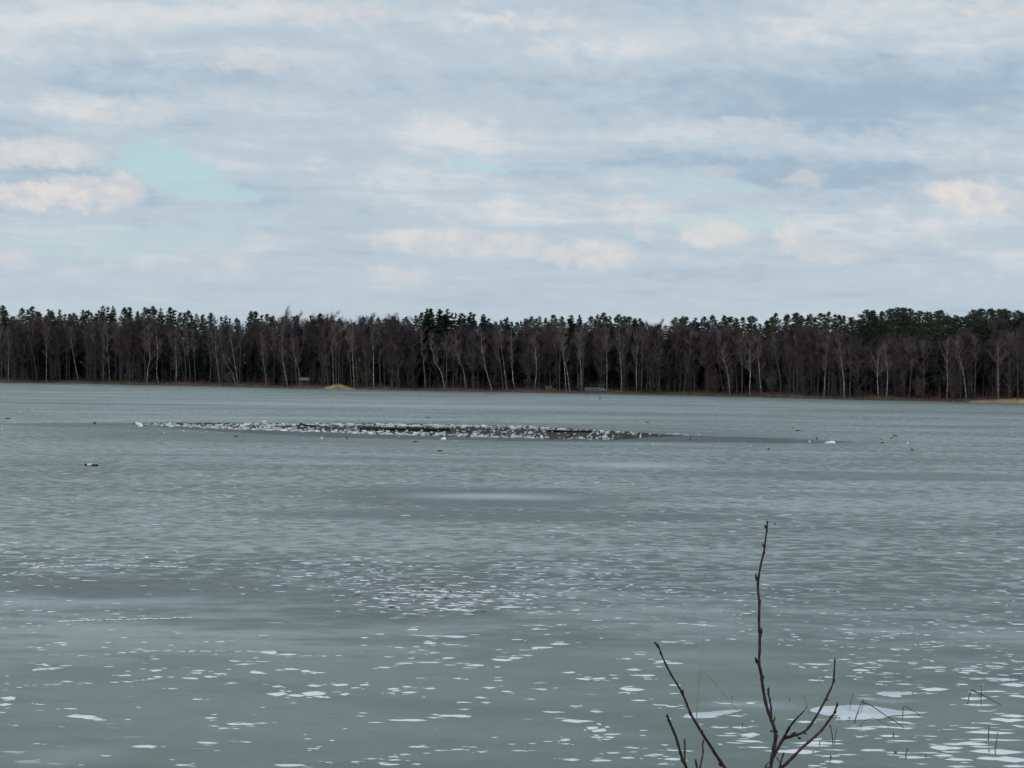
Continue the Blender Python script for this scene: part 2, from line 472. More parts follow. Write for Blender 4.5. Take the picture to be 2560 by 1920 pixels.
def shore_y(x): return float(np.interp(x, SXs, SYs))


def wob(x): return .9 * math.sin(x * .21 + 1) + .6 * math.sin(x * .53 + 2) + .35 * math.sin(x * 1.27)


def terr(x, y):
    d = y - shore_y(x) - wob(x)
    if d < 0: return -.45
    z = .62 * (1 - math.exp(-d / 2.2)) + .16 * math.sin(x * .33) * min(1, d / 3) + max(0, min(d, 160) - 12) * .035
    return z + .06 * math.sin(x * 1.9 + y) - .22 * math.exp(-d * 1.5)


def px_of_x(x, Y):
    return 1280 + x / Y * F


xs = np.concatenate([np.arange(-330, -110, 6.0), np.arange(-110, 110, 1.0), np.arange(110, 330, 6.0)])
ds = [-2, 0.0, .35, .8, 1.5, 2.5, 4, 7, 12, 25, 60, 140, 400, 2500]
mb = MB(); V = []
for x in xs:
    for d in ds:
        y = shore_y(x) + wob(x) + d
        V.append((x * (1 + max(0, d - 60) / 400.0), y, terr(x, y) if d >= 0 else -.5))
fs = []
nd = len(ds)
for i in range(len(xs) - 1):
    for j in range(nd - 1):
        fs.append((i * nd + j, (i + 1) * nd + j, (i + 1) * nd + j + 1, i * nd + j + 1))
mb.add(V, fs)
tag(link('far_shore_ground', mb.mesh('far_shore_ground', M_SOIL, True)), kind='structure')

# near bank under the camera
mb = MB(); V = []
bx = np.linspace(-160, 160, 81); by = np.array([-400, -120, -40, -10, -3, 0, 2, 4, 6, 8, 11, 14, 17, 20, 23, 26])


def bank_z(x, y):
    if y <= 3: z = 4.35
    else: z = 4.35 - (y - 3) / 20.0 * 4.75
    return z + .10 * math.sin(x * .7 + y * .4) + .05 * math.sin(x * 2.1 - y)


for x in bx:
    for y in by: V.append((x, y, bank_z(x, y)))
nb_ = len(by); fs = []
for i in range(len(bx) - 1):
    for j in range(nb_ - 1): fs.append((i * nb_ + j, (i + 1) * nb_ + j, (i + 1) * nb_ + j + 1, i * nb_ + j + 1))
mb.add(V, fs)
tag(link('near_bank_ground', mb.mesh('near_bank_ground', M_BANK, True)), kind='structure')

# the ice sheet
mb = MB()
mb.add([(-3000, 12, 0), (3000, 12, 0), (3000, 2600, 0), (-3000, 2600, 0)], [(0, 1, 2, 3)])
ICE = tag(link('lake_ice', mb.mesh('lake_ice', M_ICE)), kind='structure')

# strip of open, refreezing water where the ice has broken
OPEN_PX = [(330, 1058.5), (400, 1057.5), (470, 1057), (560, 1056.8), (700, 1057.5), (860, 1058), (1000, 1060), (1150, 1062), (1290, 1065), (1430, 1072), (1560, 1079), (1680, 1087), (1760, 1090.5), (1830, 1093.5), (1890, 1096.5), (1820, 1097.5),
           (1720, 1098.5), (1640, 1100), (1560, 1100), (1480, 1099.5), (1330, 1096), (1180, 1093), (1040, 1089), (900, 1084), (760, 1078.5), (640, 1075), (540, 1072), (470, 1068), (410, 1063), (350, 1060)]


def outline(pxs, z, jit=0.0, sub=4):
    pts = [ice(*p) for p in pxs]; out = []
    n = len(pts)
    for i in range(n):
        a, c_ = pts[i], pts[(i + 1) % n]
        for k in range(sub):
            p = a.lerp(c_, k / sub)
            out.append((p.x + random.uniform(-jit, jit), p.y + random.uniform(-jit, jit) * 2, z))
    return out


TOPE = [a for a in OPEN_PX[:16]]; BOTE = list(reversed(OPEN_PX[16:])) + [OPEN_PX[15]]
mb = MB(); V = []; j1 = j2 = 0.0
pxs_ = np.arange(332, 1720, 5.0)
for px in pxs_:
    j1 = .7 * j1 + random.gauss(0, .45); j2 = .7 * j2 + random.gauss(0, .6)
    yt = float(np.interp(px, [a[0] for a in TOPE], [a[1] for a in TOPE])) + j1 * .8
    yb = max(float(np.interp(px, [a[0] for a in BOTE], [a[1] for a in BOTE])) + j2, yt + .35)
    if px > 1560: yb = yt + (yb - yt) * (1722 - px) / 162.0
    for y in (yt, (yt + yb) / 2, yb): p = ice(px, y); V.append((p.x, p.y, .005))
n_ = len(pxs_)
mb.add(V, [f for i in range(n_ - 1) for f in ((i * 3, i * 3 + 1, i * 3 + 4, i * 3 + 3), (i * 3 + 1, i * 3 + 2, i * 3 + 5, i * 3 + 4))])
tag(link('open_water', mb.mesh('open_water', M_OPEN)), kind='structure')
# dark, freshly refrozen tail of the strip
mb = MB(); V = []; j1 = j2 = 0.0
M_WETICE = simple('refrozen_dark_ice', (.080, .098, .106), .5, .25, .25, .04, obj=False)
pxs_ = np.arange(330, 2150, 6.0)
for px in pxs_:
    j1 = .75 * j1 + random.gauss(0, .3); j2 = .75 * j2 + random.gauss(0, .35)
    yt = float(np.interp(px, [330, 560, 1000, 1300, 1480, 1560, 1700, 1830, 1960, 2060, 2150], [1059, 1060, 1064, 1070, 1086, 1084, 1088, 1092.5, 1097.5, 1101.5, 1105.2])) + j1
    yb = max(float(np.interp(px, [330, 560, 760, 1000, 1300, 1480, 1560, 1700, 1830, 1960, 2060, 2150], [1062, 1080, 1091, 1098, 1103, 1103, 1103, 1105, 1106, 1106.5, 1106.5, 1106])) + j2 * .6, yt + .3)
    for y in (yt, yb): p = ice(px, y); V.append((p.x, p.y, .0025))
mb.add(V, [(i * 2, i * 2 + 1, i * 2 + 3, i * 2 + 2) for i in range(len(pxs_) - 1)])
link('dark_ice_patch', mb.mesh('dark_ice_patch', M_WETICE), ICE)

# ------------------------------------------------------------------ melt puddles
U, G = random.uniform, random.gauss
ZA = lambda l: [(a[0] * .4069, 1600 + a[1] * .4069, a[2] * .4069, a[3] * .4069) for a in l]
ZB = lambda l: [(900 + a[0] * .3617, 1500 + a[1] * .3617, a[2] * .3617, a[3] * .3617) for a in l]
ZC = lambda l: [(2000 + a[0] * .2532, 1650 + a[1] * .2532, a[2] * .2532, a[3] * .2532) for a in l]
ZD = lambda l: [(1600 + a[0] * .13563, 1700 + a[1] * .13563, a[2] * .13563, a[3] * .13563) for a in l]
ZE = lambda l: [(1850 + a[0] * .13264, 1700 + a[1] * .13264, a[2] * .13264, a[3] * .13264) for a in l]
PUD = ZA([(50,357,100,16),(35,397,75,14),(15,446,50,6),(245,397,70,6),(430,423,95,8),(500,469,180,22),(570,483,120,15),(92,526,55,6),(245,181,90,12),(340,173,110,8),(955,188,85,14),(770,219,80,10),(410,256,80,8),(350,273,50,5),(545,267,70,5),(705,261,50,7),(790,258,65,9),(880,247,40,6),(925,240,50,7),(970,227,60,11),(1050,228,50,5),(1170,236,110,9),(1290,226,80,12),(1355,209,80,10),(1210,205,70,7),(1225,189,80,8),(1445,130,90,5),(1508,149,75,11),(1575,200,95,14),(1610,133,110,5),(1570,110,40,5),
 (1650,78,115,16),(1770,89,120,10),(1790,180,110,12),(1880,192,70,14),(1950,202,110,9),(1060,300,60,6),(1215,366,75,8),(1420,265,65,6),(1705,287,80,9),(1930,282,100,13),(2090,276,110,16),(2185,295,60,9),(1700,333,140,18),(1820,342,110,18),(1930,330,150,28),(2120,333,60,12),(2070,320,60,5),(1480,517,190,16),(1610,512,90,5),(1375,543,80,8),(1295,479,80,7),(1285,494,60,5),(1275,633,135,12),(890,655,165,14),(1505,627,80,6),(1925,669,80,7),(1130,769,115,10),(1785,770,190,16),(2020,753,60,6),(2185,750,60,8),(225,638,50,6),(500,768,40,5),(955,118,55,6),(370,18,110,10),(240,48,50,6),(390,31,50,10),(1350,12,60,9),(1265,12,40,7),
 (750,78,60,8),(820,74,60,5),(950,68,60,4),(1030,67,60,5),(1110,69,60,4),(1180,68,70,4),(1265,68,90,5),(1350,68,80,4),(1460,71,50,5),(1550,72,80,5),(660,88,50,4),(510,96,60,5),(1890,97,60,4),(1980,98,60,4),(2080,96,50,5),(200,278,70,3),(290,276,60,3)])
PUD += ZB([(1025,49,220,11),(630,66,190,10),(470,248,200,7),(650,253,200,12),(480,299,100,16),(640,310,120,8),(265,329,70,9),(390,324,60,6),(30,262,60,9),(25,313,55,8),(135,238,70,8),(365,205,80,18),(425,347,65,7),(360,361,60,7),(515,366,75,9),(355,403,65,6),(195,394,65,10),(610,402,95,12),(305,438,140,9),(470,433,165,10),(610,451,70,7),(165,467,100,11),(795,452,140,15),(745,470,90,7),(980,414,150,18),(1080,400,110,8),(1150,383,100,7),(1255,329,150,20),(1380,305,150,14),(1380,292,65,7),(950,463,45,7),(960,345,55,6),(1085,274,85,10),(1240,203,130,8),(1240,175,140,7),(1380,173,70,7),(1190,88,80,7),(1500,68,50,6),(1785,126,55,6),(1445,502,90,14),(1545,547,110,14),(1650,545,100,14),(1575,534,60,6),(1750,520,55,8),(1765,542,55,7),(1960,522,180,15),(1995,548,65,7),(1895,483,110,10),(1840,407,75,12),(1940,377,90,8),(2140,290,140,13),(2090,424,120,14),(2170,438,130,14),(2070,462,60,6),
 (1250,617,100,7),(1350,609,40,5),(955,537,60,6),(955,557,70,8),(895,606,110,8),(1015,634,70,13),(830,675,80,10),(485,613,85,10),(325,600,80,10),(230,615,90,14),(340,640,110,12),(215,645,80,8),(255,627,70,7),(675,544,75,8),(415,541,65,6),(30,587,70,14),(705,708,85,13),(870,710,75,7),(1185,687,70,7),(715,757,65,7),(660,803,240,18),(330,831,280,18),(505,814,90,8),(1490,735,100,8),(1340,776,160,7),(1635,773,90,12),(1500,837,240,16),(1605,885,80,30),(1655,903,100,30),(1740,930,120,8),(1640,950,100,9),(1730,950,70,9),(1700,965,70,7),(1420,968,70,18),(1420,996,65,7),(1295,980,65,7),(1190,993,60,6),(1050,997,60,6),(930,950,50,6),(400,1016,150,13),(780,1018,80,7),(560,1040,110,8),(680,1034,100,8),(840,1051,80,8),(1100,1043,110,8),(310,1068,80,7),(230,1085,80,7),(240,1107,105,9),(205,1137,140,14),(80,1099,75,8),(390,1136,70,7),(460,1060,60,6),(1460,1105,130,13),(1670,1110,150,18),(1850,1092,110,12),(1880,1023,120,9),(1750,1058,100,9),(1890,1052,60,9),(2050,1071,110,12),(2165,1040,90,11),(2170,1100,120,16),(2095,1135,80,8),(1960,902,60,7),(1955,937,50,6),(1880,618,170,26),(1830,640,90,8),(1930,695,110,12),(2080,728,110,8),(2160,738,100,10),(2180,590,70,14),(2180,648,60,9)])
PUD += ZC([(170,42,290,12),(585,37,130,16),(695,28,110,10),(1115,32,90,14),(145,72,75,10),(20,72,60,14),(605,102,170,28),(870,131,110,18),(275,170,90,20),(130,201,120,18),(250,104,60,8),(1320,75,260,18),(1370,99,110,9),(1650,88,170,14),(1720,66,80,18),(1690,108,210,14),(1620,126,110,18),(1800,130,120,14),(1880,62,100,14),(1930,82,190,10),(1960,30,140,12),(2150,18,120,10),(1770,44,70,8),(850,215,140,9),(785,241,90,13),(1025,240,200,12),(1605,241,130,14),(1070,168,60,8),(590,172,70,8),(1330,290,290,32),(1210,331,290,13),(1740,182,160,10),(2000,192,330,24),(2110,245,260,32),(1710,320,110,14),(1920,312,240,22),(1710,382,280,28),(1775,445,330,16),(2140,357,170,22),(1830,507,170,10),(1080,564,290,16),(985,616,250,16),(600,677,340,22),(800,662,320,10),(1000,672,270,20),(1685,670,260,18),(1455,688,120,10),(1730,622,90,9),(2100,552,260,28),(2050,592,360,38),(2190,660,110,12),
 (890,752,220,24),(590,760,100,13),(1280,754,160,14),(1000,800,320,12),(1880,718,490,24),(1920,790,550,18),(1640,830,450,32),(1440,868,330,44),(1940,908,540,42),(2000,980,480,60),(1420,945,200,20),(1570,985,290,30),(710,893,240,22),(970,918,260,14),(455,936,200,11),(310,952,160,14),(1130,962,360,22),(340,1004,190,30),(145,1045,150,18),(1205,1028,90,8),(1590,1052,280,16),(2120,1050,240,20),(160,787,110,12)])
PUD += ZD([(1780,665,250,22),(1465,878,340,22),(1840,880,330,36),(1670,988,260,18),(1600,1030,440,22),(2030,1010,400,50),(2000,1130,500,40),(1770,1163,400,20),(2130,1245,300,22),(590,490,250,22),(380,460,280,14),(600,255,110,18),(600,97,120,28),(1570,435,320,22),(2040,428,180,30),(1130,818,90,14),(460,1200,160,22),(600,1302,260,16),(920,1312,150,20),(290,1385,330,28),(580,1460,270,40),(430,1552,220,20)])
PUD += ZE([(1260,792,400,44),(1480,1195,1000,60),(1400,1245,700,25),(1010,1350,1040,66),(370,1275,440,26),(1430,1122,230,24)])
POLYS = [
    [(2000 + a * .2532, 1650 + b_ * .2532) for a, b_ in [(100,490),(230,460),(420,450),(600,448),(760,465),(900,490),(1060,505),(1290,525),(1100,535),(880,555),(820,580),(700,590),(480,598),(330,598),(390,575),(300,560),(210,540),(110,510)]],
    [(1600 + a * .13563, 1700 + b_ * .13563) for a, b_ in [(770,680),(870,630),(1060,605),(1280,590),(1500,565),(1760,560),(2150,510),(1900,560),(1640,640),(1400,665),(1450,690),(1300,710),(1050,712),(830,705)]],
    [(2000 + a * .2532, 1650 + b_ * .2532) for a, b_ in [(740,330),(820,315),(960,315),(1080,326),(1350,335),(1100,342),(990,352),(1000,372),(900,372),(800,352)]],
]
SOFT = ZA([(85,692,160,18),(180,750,190,24),(340,762,150,10),(380,652,60,8),(1140,170,60,5),(700,540,80,5),(820,597,180,4),(1230,668,100,4)]) + ZB([(1000,365,90,8),(1600,655,90,8),(1930,360,120,10),(1850,805,80,8),(1150,825,80,7),(1230,575,110,12)]) + ZC([(640,380,200,30),(600,345,180,16),(1240,752,160,10)])


def puddle_geo(mb, c0, hw, hd, rim=True, pointy=.55, lobes=1.0, mw=0, mr=1, zoff=0.0):
    n = 22 if hw > .25 else 9
    ph = [random.uniform(0, 6.28) for _ in range(4)]
    inner, outer = [], []
    sk = random.uniform(-.35, .35)
    for i in range(n):
        an = 2 * math.pi * i / n
        rr = 1 + lobes * (.22 * math.sin(2 * an + ph[0]) + .20 * math.sin(3 * an + ph[1]) + .15 * math.sin(5 * an + ph[2]) + .12 * math.sin(7 * an + ph[3])) * (.35 + .65 * abs(math.sin(an)))
        x = math.cos(an) * hw * (1 + .10 * lobes * math.sin(3 * an + ph[3])); y = math.sin(an) * abs(math.sin(an)) ** pointy * hd * rr
        x += sk * y
        inner.append((c0[0] + x, c0[1] + y, .002 + zoff))
        g = .02 + .05 * min(hw, .8)
        outer.append((c0[0] + x * (1 + g / hw * .5), c0[1] + y * (1 + g / max(hd, .05)) + .4 * g, .0012 + zoff))
    if rim:
        mb.add(inner + outer, [tuple(range(n))], mw)
        mb.add(inner + outer, [(i, i + n, (i + 1) % n + n, (i + 1) % n) for i in range(n)], mr)
    else:
        mb.add(inner, [tuple(range(n))], mw)


def px_puddle(px, py, w, h):
    c0 = ice(px, py); hw = max(w, 6) / 2 / F * c0.y
    hd = abs(ice(px, py - h / 2).y - ice(px, py + h / 2).y) / 2
    return c0, hw, hd


for (px, py, w, h) in [a for a in PUD if a[2] > 22]:      # thin tails and outliers beside the larger ones
    for _ in range(2):
        PUD.append((px + U(-.9, .9) * w, py + U(-1.2, 1.2) * h, w * U(.25, .6), max(1.2, h * U(.18, .4))))
PUD.sort(key=lambda a: -a[2] * a[3])
for k, (px, py, w, h) in enumerate(PUD[:296]):
    c0, hw, hd = px_puddle(px, py, w, h * .92)
    m = MB(); puddle_geo(m, (0, 0), hw, hd, pointy=random.uniform(.5, 1.2), zoff=k * .000005)
    link('melt_puddle', m.mesh('melt_puddle', [M_PUDDLE, M_RIM if k % 3 == 0 else M_PUDSOFT]), ICE, (c0.x, c0.y, 0))
for pl in POLYS:
    m = MB(); pts = outline(pl, .0052, .02, 3); n = len(pts)
    cc = sum((Vector(p) for p in pts), Vector()) / n
    m.add([(p[0] - cc.x, p[1] - cc.y, p[2]) for p in pts], [tuple(range(n))])
    link('melt_puddle', m.mesh('melt_puddle', [M_POOL]), ICE, (cc.x, cc.y, 0))
# the many small ones: too many to count
m = MB()
for (px, py, w, h) in PUD[296:]:
    c0, hw, hd = px_puddle(px, py, w, h); puddle_geo(m, c0, hw, hd)


def scatter(n, fx, fy, w0, w1, h0, h1, rim=True, mw=0):
    for _ in range(n):
        px, py = fx(), fy()
        if py < 1120: continue
        g_ = ice(px, py)
        if not rim or True:
            k_ = math.sin(g_.x * .33 + 2 * math.sin(g_.y * .11)) + math.sin(g_.y * .21 + g_.x * .12 + 1.3) + .8 * math.sin(g_.x * .9 - g_.y * .37)
            if k_ < U(-1.2, .9): continue
        w = random.uniform(w0, w1) * random.uniform(.5, 1.2); h = random.uniform(h0, h1)
        c0, hw, hd = px_puddle(px, py, w, h)
        puddle_geo(m, c0, hw, hd, False, U(.3, .9), 1, (2 if mw == 0 and U(0, 1) < .35 else mw), 1, random.uniform(.0018, .0026) if mw == 0 else .0017)


U, G = random.uniform, random.gauss
scatter(110, lambda: U(0, 2560), lambda: U(1660, 1910), 12, 30, 1.6, 3)
scatter(260, lambda: U(0, 2560), lambda: U(1540, 1680), 12, 36, 1.4, 3)
scatter(760, lambda: U(0, 2560), lambda: G(1430, 70), 6, 30, .8, 2.0)
scatter(330, lambda: G(880, 120), lambda: G(1472, 34), 8, 38, 1.0, 2.8)
scatter(300, lambda: G(1140, 120), lambda: G(1512, 28), 8, 38, 1.0, 2.8)
scatter(60, lambda: G(1000, 160), lambda: G(1560, 22), 12, 46, 1.6, 3.2)
scatter(110, lambda: U(0, 480), lambda: G(1560, 30), 10, 36, 1.2, 2.4)
scatter(110, lambda: U(0, 520), lambda: G(1395, 32), 10, 40, 1.2, 2.4)
scatter(200, lambda: U(1250, 1760), lambda: G(1450, 45), 10, 32, 1.0, 2.2)
scatter(240, lambda: U(1800, 2560), lambda: G(1490, 60), 10, 36, 1.0, 2.2)
scatter(110, lambda: U(2100, 2560), lambda: U(1560, 1720), 14, 40, 1.6, 3.4)
scatter(560, lambda: U(0, 2560), lambda: U(1180, 1360), 6, 30, .5, 1.2)
scatter(260, lambda: U(0, 800), lambda: U(1180, 1360), 6, 30, .5, 1.3)
for i in range(22):                         # chains along old cracks
    px = 90 + i * 18 + U(-4, 4); c0, hw, hd = px_puddle(px, 1419 - 6 * math.sin(i * .15) + U(-1, 1), U(12, 26), 2.2); puddle_geo(m, c0, hw, hd, False)
for i in range(26):
    px = 1000 + i * 13 + U(-4, 4); c0, hw, hd = px_puddle(px, 1477 + i * .25 + U(-1, 1), U(14, 30), 2.4); puddle_geo(m, c0, hw, hd, False)
for i in range(20):
    px = 150 + i * 17 + U(-4, 4); c0, hw, hd = px_puddle(px, 1553 - i * .5 + U(-1, 1), U(12, 26), 2.4); puddle_geo(m, c0, hw, hd, False)
for (px, py, w, h) in SOFT:
    for j in range(3):
        c0, hw, hd = px_puddle(px + U(-.2, .2) * w, py + U(-.3, .3) * h, w * U(.5, .9), h * U(.5, .8)); puddle_geo(m, c0, hw, hd, False, .3, 1, 2, 1, j * .0004)
# dark wet gaps in the rippled field
scatter(380, lambda: G(1010, 190), lambda: G(1500, 36), 12, 50, 1.6, 3.2, False, 1)
o = link('small_melt_puddles', m.mesh('small_melt_puddles', [M_PUDDLE, M_RIM, M_PUDSOFT]), ICE); o['kind'] = 'stuff'


# ------------------------------------------------------------------ broken ice in the open strip
def chunk_mesh(w, d, h, name='ice_chunk', mats=None, seed=None):
    rnd = random.Random(seed)
    n = rnd.randint(6, 8); m = MB(); lo, mid_, hi = [], [], []
    tx, ty = rnd.uniform(-.25, .25), rnd.uniform(-.25, .25)
    for i in range(n):
        an = 2 * math.pi * (i + rnd.uniform(-.3, .3)) / n; r = rnd.uniform(.75, 1.1)
        x, y = math.cos(an) * w / 2 * r, math.sin(an) * d / 2 * r
        lo.append((x * .9, y * .9, -.06)); mid_.append((x, y, h * rnd.uniform(.35, .6)))
        s = rnd.uniform(.55, .85); hi.append((x * s, y * s, h * (1 + tx * math.cos(an) + ty * math.sin(an)) * rnd.uniform(.85, 1.1)))
    f = []
    for i in range(n):
        j = (i + 1) % n
        f += [(i, j, n + j, n + i), (n + i, n + j, 2 * n + j, 2 * n + i)]
    f.append(tuple(2 * n + i for i in range(n))); f.append(tuple(reversed(range(n))))
    m.add(lo + mid_ + hi, f)
    return m.mesh(name, mats or [M_CHUNK])


CH = [chunk_mesh(1, U(.7, 1.6), U(.2, .42), seed=i) for i in range(10)]
TOP = [(400, 1060), (560, 1059), (860, 1059), (1290, 1065), (1430, 1073), (1560, 1080), (1800, 1088)]
BOT = [(340, 1064), (460, 1069), (560, 1073), (700, 1078), (900, 1085), (1150, 1092), (1330, 1096), (1500, 1100), (1640, 1103)]
ip = lambda l, x: float(np.interp(x, [a[0] for a in l], [a[1] for a in l]))
places = []
for _ in range(430):
    x = random.choice([U(380, 1500), G(1050, 260), U(600, 1750)]); x = min(max(x, 370), 1790)
    places.append((x, ip(TOP, x) + abs(G(0, 3.0)), U(4, 13)))
for _ in range(430):
    x = random.choice([U(350, 1500), G(700, 220), U(500, 1350)]); x = min(max(x, 345), 1560)
    places.append((x, ip(BOT, x) - abs(G(0, 4.5)), U(4, 14)))
for _ in range(420):
    x = random.choice([U(480, 1550), G(950, 300)]); x = min(max(x, 430), 1650)
    a_, b_ = ip(TOP, x), ip(BOT, x); places.append((x, U(a_, b_), U(3, 9)))
for _ in range(60):
    x = U(200, 2060); places.append((x, ip(BOT, x) + abs(G(0, 9)) + 2, U(2.5, 6)))
places.sort(key=lambda a: -a[2])
spec_chunks = [(352, 1067, 13, 7, 'white ice block with a dark base at the left tip of the broken strip'), (2075, 1109, 34, 5.5, 'largest white tilted ice slab at the right end of the dark strip'),
               (1512, 1095, 17, 6, 'rounded white ice cake below the right part of the broken strip'), (927, 1086, 9, 6, 'bright square white ice block on the front edge of the broken strip, mid-left'), (1109, 1099, 16, 5, 'flat white ice shard lying just in front of the broken strip'),
               (805, 1097, 7, 4, 'small white ice lump lying on grey ice left of a dark dot'), (1282, 1091, 11, 6, 'white ice lump in front of the strip, between shard and rounded cake'), (1601, 1093, 5, 6, 'tiny upright white ice piece standing near the dark right tail of the strip'),
               (2024, 1106, 7, 5, 'small white ice block just left of the largest slab'), (1354, 1094, 9, 6, 'hooked white ice splinter in front of the broken strip'), (661, 1056, 12, 4, 'flat white floe on the back edge of the strip, left of the tilted log'),
               (459, 1079, 4, 4, 'tiny white ice ball on grey ice in front of the strip, left side'), (411, 1084, 4, 4, 'tiny white ice ball on grey ice near the left tip of the strip'), (425, 1060, 7, 5, 'white ice lump on the back edge near the left tip of the strip'),
               (1632, 1111, 5, 3, 'tiny white ice bit on grey ice below the right tail of the strip'), (1876, 1116, 5, 3, 'lone tiny white ice bit far below the dark right tail'), (2269, 1109, 4, 4, 'lone white ice speck right of the largest slab'), (5, 1075, 5, 4, 'lone white ice speck at the left edge of the photo')]
for i, (px, py, w, h, lab) in enumerate(spec_chunks):
    p = ice(px, py); s = p.y / F
    me = chunk_mesh(w * s, min(w * s * 1.2, 1.0), h * s * .95, seed=100 + i)
    tag(link('ice_block', me, None, (p.x, p.y, .012)), lab, 'ice block')
m2 = MB()
for i, (px, py, w) in enumerate(places):
    p = ice(px, py); s = w * p.y / F * .86
    me = CH[i % 10]
    if i < 300:
        o = link('ice_chunk', me, None, (p.x, p.y, .012)); o.scale = (s * 1.15, s * 1.15, s * U(.3, .6)); o.rotation_euler = (U(-.12, .12), U(-.12, .12), U(0, 6.28))
        t_ = (py - ip(TOP, px)) / max(1.0, ip(BOT, px) - ip(TOP, px))
        row_ = 'on the back edge' if t_ < .33 else ('in the middle' if t_ < .67 else 'on the front edge')
        seg_ = 'left of the tilted log' if px < 745 else ('by the long flat log' if px < 1130 else 'right of the long flat log')
        tag(o, 'white ice chunk ' + row_ + ' of the strip, ' + seg_, 'ice chunk', 'ice chunks ' + row_ + ' of the strip, ' + seg_)
    else:
        a = U(0, 6.28); R = Matrix.Rotation(a, 3, 'Z')
        vs = [R @ (v.co * s) for v in me.vertices]
        m2.add([(v.x + p.x, v.y + p.y, v.z * .55 + .012) for v in vs], [tuple(f.vertices) for f in me.polygons])
tag(link('ice_rubble', m2.mesh('ice_rubble', M_CHUNK)), 'small white ice fragments floating in the dark open strip', 'ice rubble', kind='stuff')


# ------------------------------------------------------------------ logs, sticks and scraps on the ice
def stick(name, pxs, rad, mat, label, cat, lift=0.0, sides=6, rads=None):
    base = ice(*pxs[0]); pts = []
    for i, (px, py) in enumerate(pxs):
        p = at(px, py, base.y + i * .15); pts.append((p.x - base.x, p.y - base.y, max(p.z, rad * .55) if i else rad * .6 + lift))
    k = len(pts)
    m = MB(); m.tube(pts, rads or [rad * (1 - .45 * i / (k - 1)) for i in range(k)], sides)
    return tag(link(name, m.mesh(name, mat, True), None, (base.x, base.y, .008)), label, cat)


b0 = ice(792, 1067)
m = MB(); e0 = at(748, 1060, b0.y); e1 = at(762, 1062.5, b0.y)
m.tube([(0, 0, .02), (e1.x - b0.x, .2, e1.z * .75), (e0.x - b0.x + .1, .3, e0.z), (e0.x - b0.x, .3, e0.z + .02)], [.05, .10, .15, .13], 7)
m.tube([(-.7, .1, .1), (.3, .6, .03)], [.05, .03], 5)
tag(link('tilted_log', m.mesh('tilted_log', M_DARKWOOD, True), None, (b0.x, b0.y, .006)), 'dark log poking up out of the broken ice at an angle', 'log')
stick('sunken_log', [(899, 1074), (960, 1075.3), (1040, 1077.6), (1125, 1080.5)], .17, M_DARKWOOD, 'long dark log lying flat among the ice rubble mid strip', 'log')
stick('sunken_log', [(1016, 1071), (1040, 1071.5), (1060, 1072.4)], .12, M_DARKWOOD, 'short dark log behind the long flat log', 'log')
stick('floating_log', [(1370, 1079), (1440, 1081), (1500, 1084)], .12, M_DARKWOOD, 'thin dark log at the right end of the ice rubble', 'log')
for (x, y, w, lab) in [(1064, 1045.5, 14, 'thin dark stick on bare ice behind the broken strip, above its middle'), (14, 1047, 12, 'short dark stick on far ice at the left edge of the photo'), (1614, 1056.5, 10, 'short dark stick on far ice right of the rubble'),
                       (1990, 1077, 11, 'dark stick on far ice above the strip tail'), (1034, 1105, 10, 'dark twig on ice just in front of the strip'), (2232, 1090.5, 12, 'largest of the dark sticks right of the big ice slab'),
                       (2203, 1108, 7, 'flat dark stick right of and level with the big ice slab'), (1095, 1128.5, 8, 'dark twig alone on grey ice well below the strip'), (1452, 1095.5, 11, 'dark stick at the front edge of the strip by the rounded cake'), (588, 1092, 7, 'faint dark twig below the left rubble')]:
    stick('driftwood_stick', [(x, y), (x + w * .5, y - .7), (x + w, y - .4)], .055, M_DARKWOOD, lab, 'stick', sides=5)


def lump(px, py, w, h, label, name='dark_clod', mat=None):
    p = ice(px, py); s = p.y / F
    me = chunk_mesh(w * s, w * s * 1.3, h * s, name, [mat or M_DARKWOOD], seed=int(px * 7 + py))
    return tag(link(name, me, None, (p.x, p.y, .008)), label, 'clod')


for (x, y, w, h, lab) in [(867, 1097.5, 4, 4, 'small black clod on grey ice in front of the strip'), (1725, 1099, 5, 3, 'small black clod in the dark right tail of the strip'), (2042, 1098, 6, 3, 'black clod at the back edge of the tail, above the small white block'),
                          (1922, 1124, 6, 3, 'black clod on bare ice below the right tail'), (2229, 1097, 4, 2.5, 'tiny black clod just below the largest stick at right'), (2202, 1099, 3, 2.5, 'tiny black clod left of the largest stick at right'),
                          (2281, 1126, 7, 3, 'lone black clod on ice far right of the slab'), (1937, 1311.5, 5, 3, 'tiny black clod on ice right of the shrub tip'), (1983, 1071, 4, 2.5, 'tiny black clod above the dark stick behind the strip tail'), (1104, 1127.8, 3, 2.5, 'tiny black clod beside the lone dark twig')]:
    lump(x, y, w, h, lab)
# a dark tuft like a crow hunched on the ice
p = ice(236, 1061); s = p.y / F; m = MB()
m.tube([(-.13, 0, .06), (-.05, 0, .11), (.06, 0, .15), (.13, 0, .21), (.17, 0, .2)], [.02, .07, .08, .05, .015], 7)
m.tube([(0, .02, 0), (0, .02, .1)], .012, 4); m.tube([(.05, -.02, 0), (.05, -.02, .1)], .012, 4)
tag(link('crow', m.mesh('crow', M_DARKWOOD, True), None, (p.x, p.y, .002)), 'small dark bird on the ice left of the broken strip', 'bird')
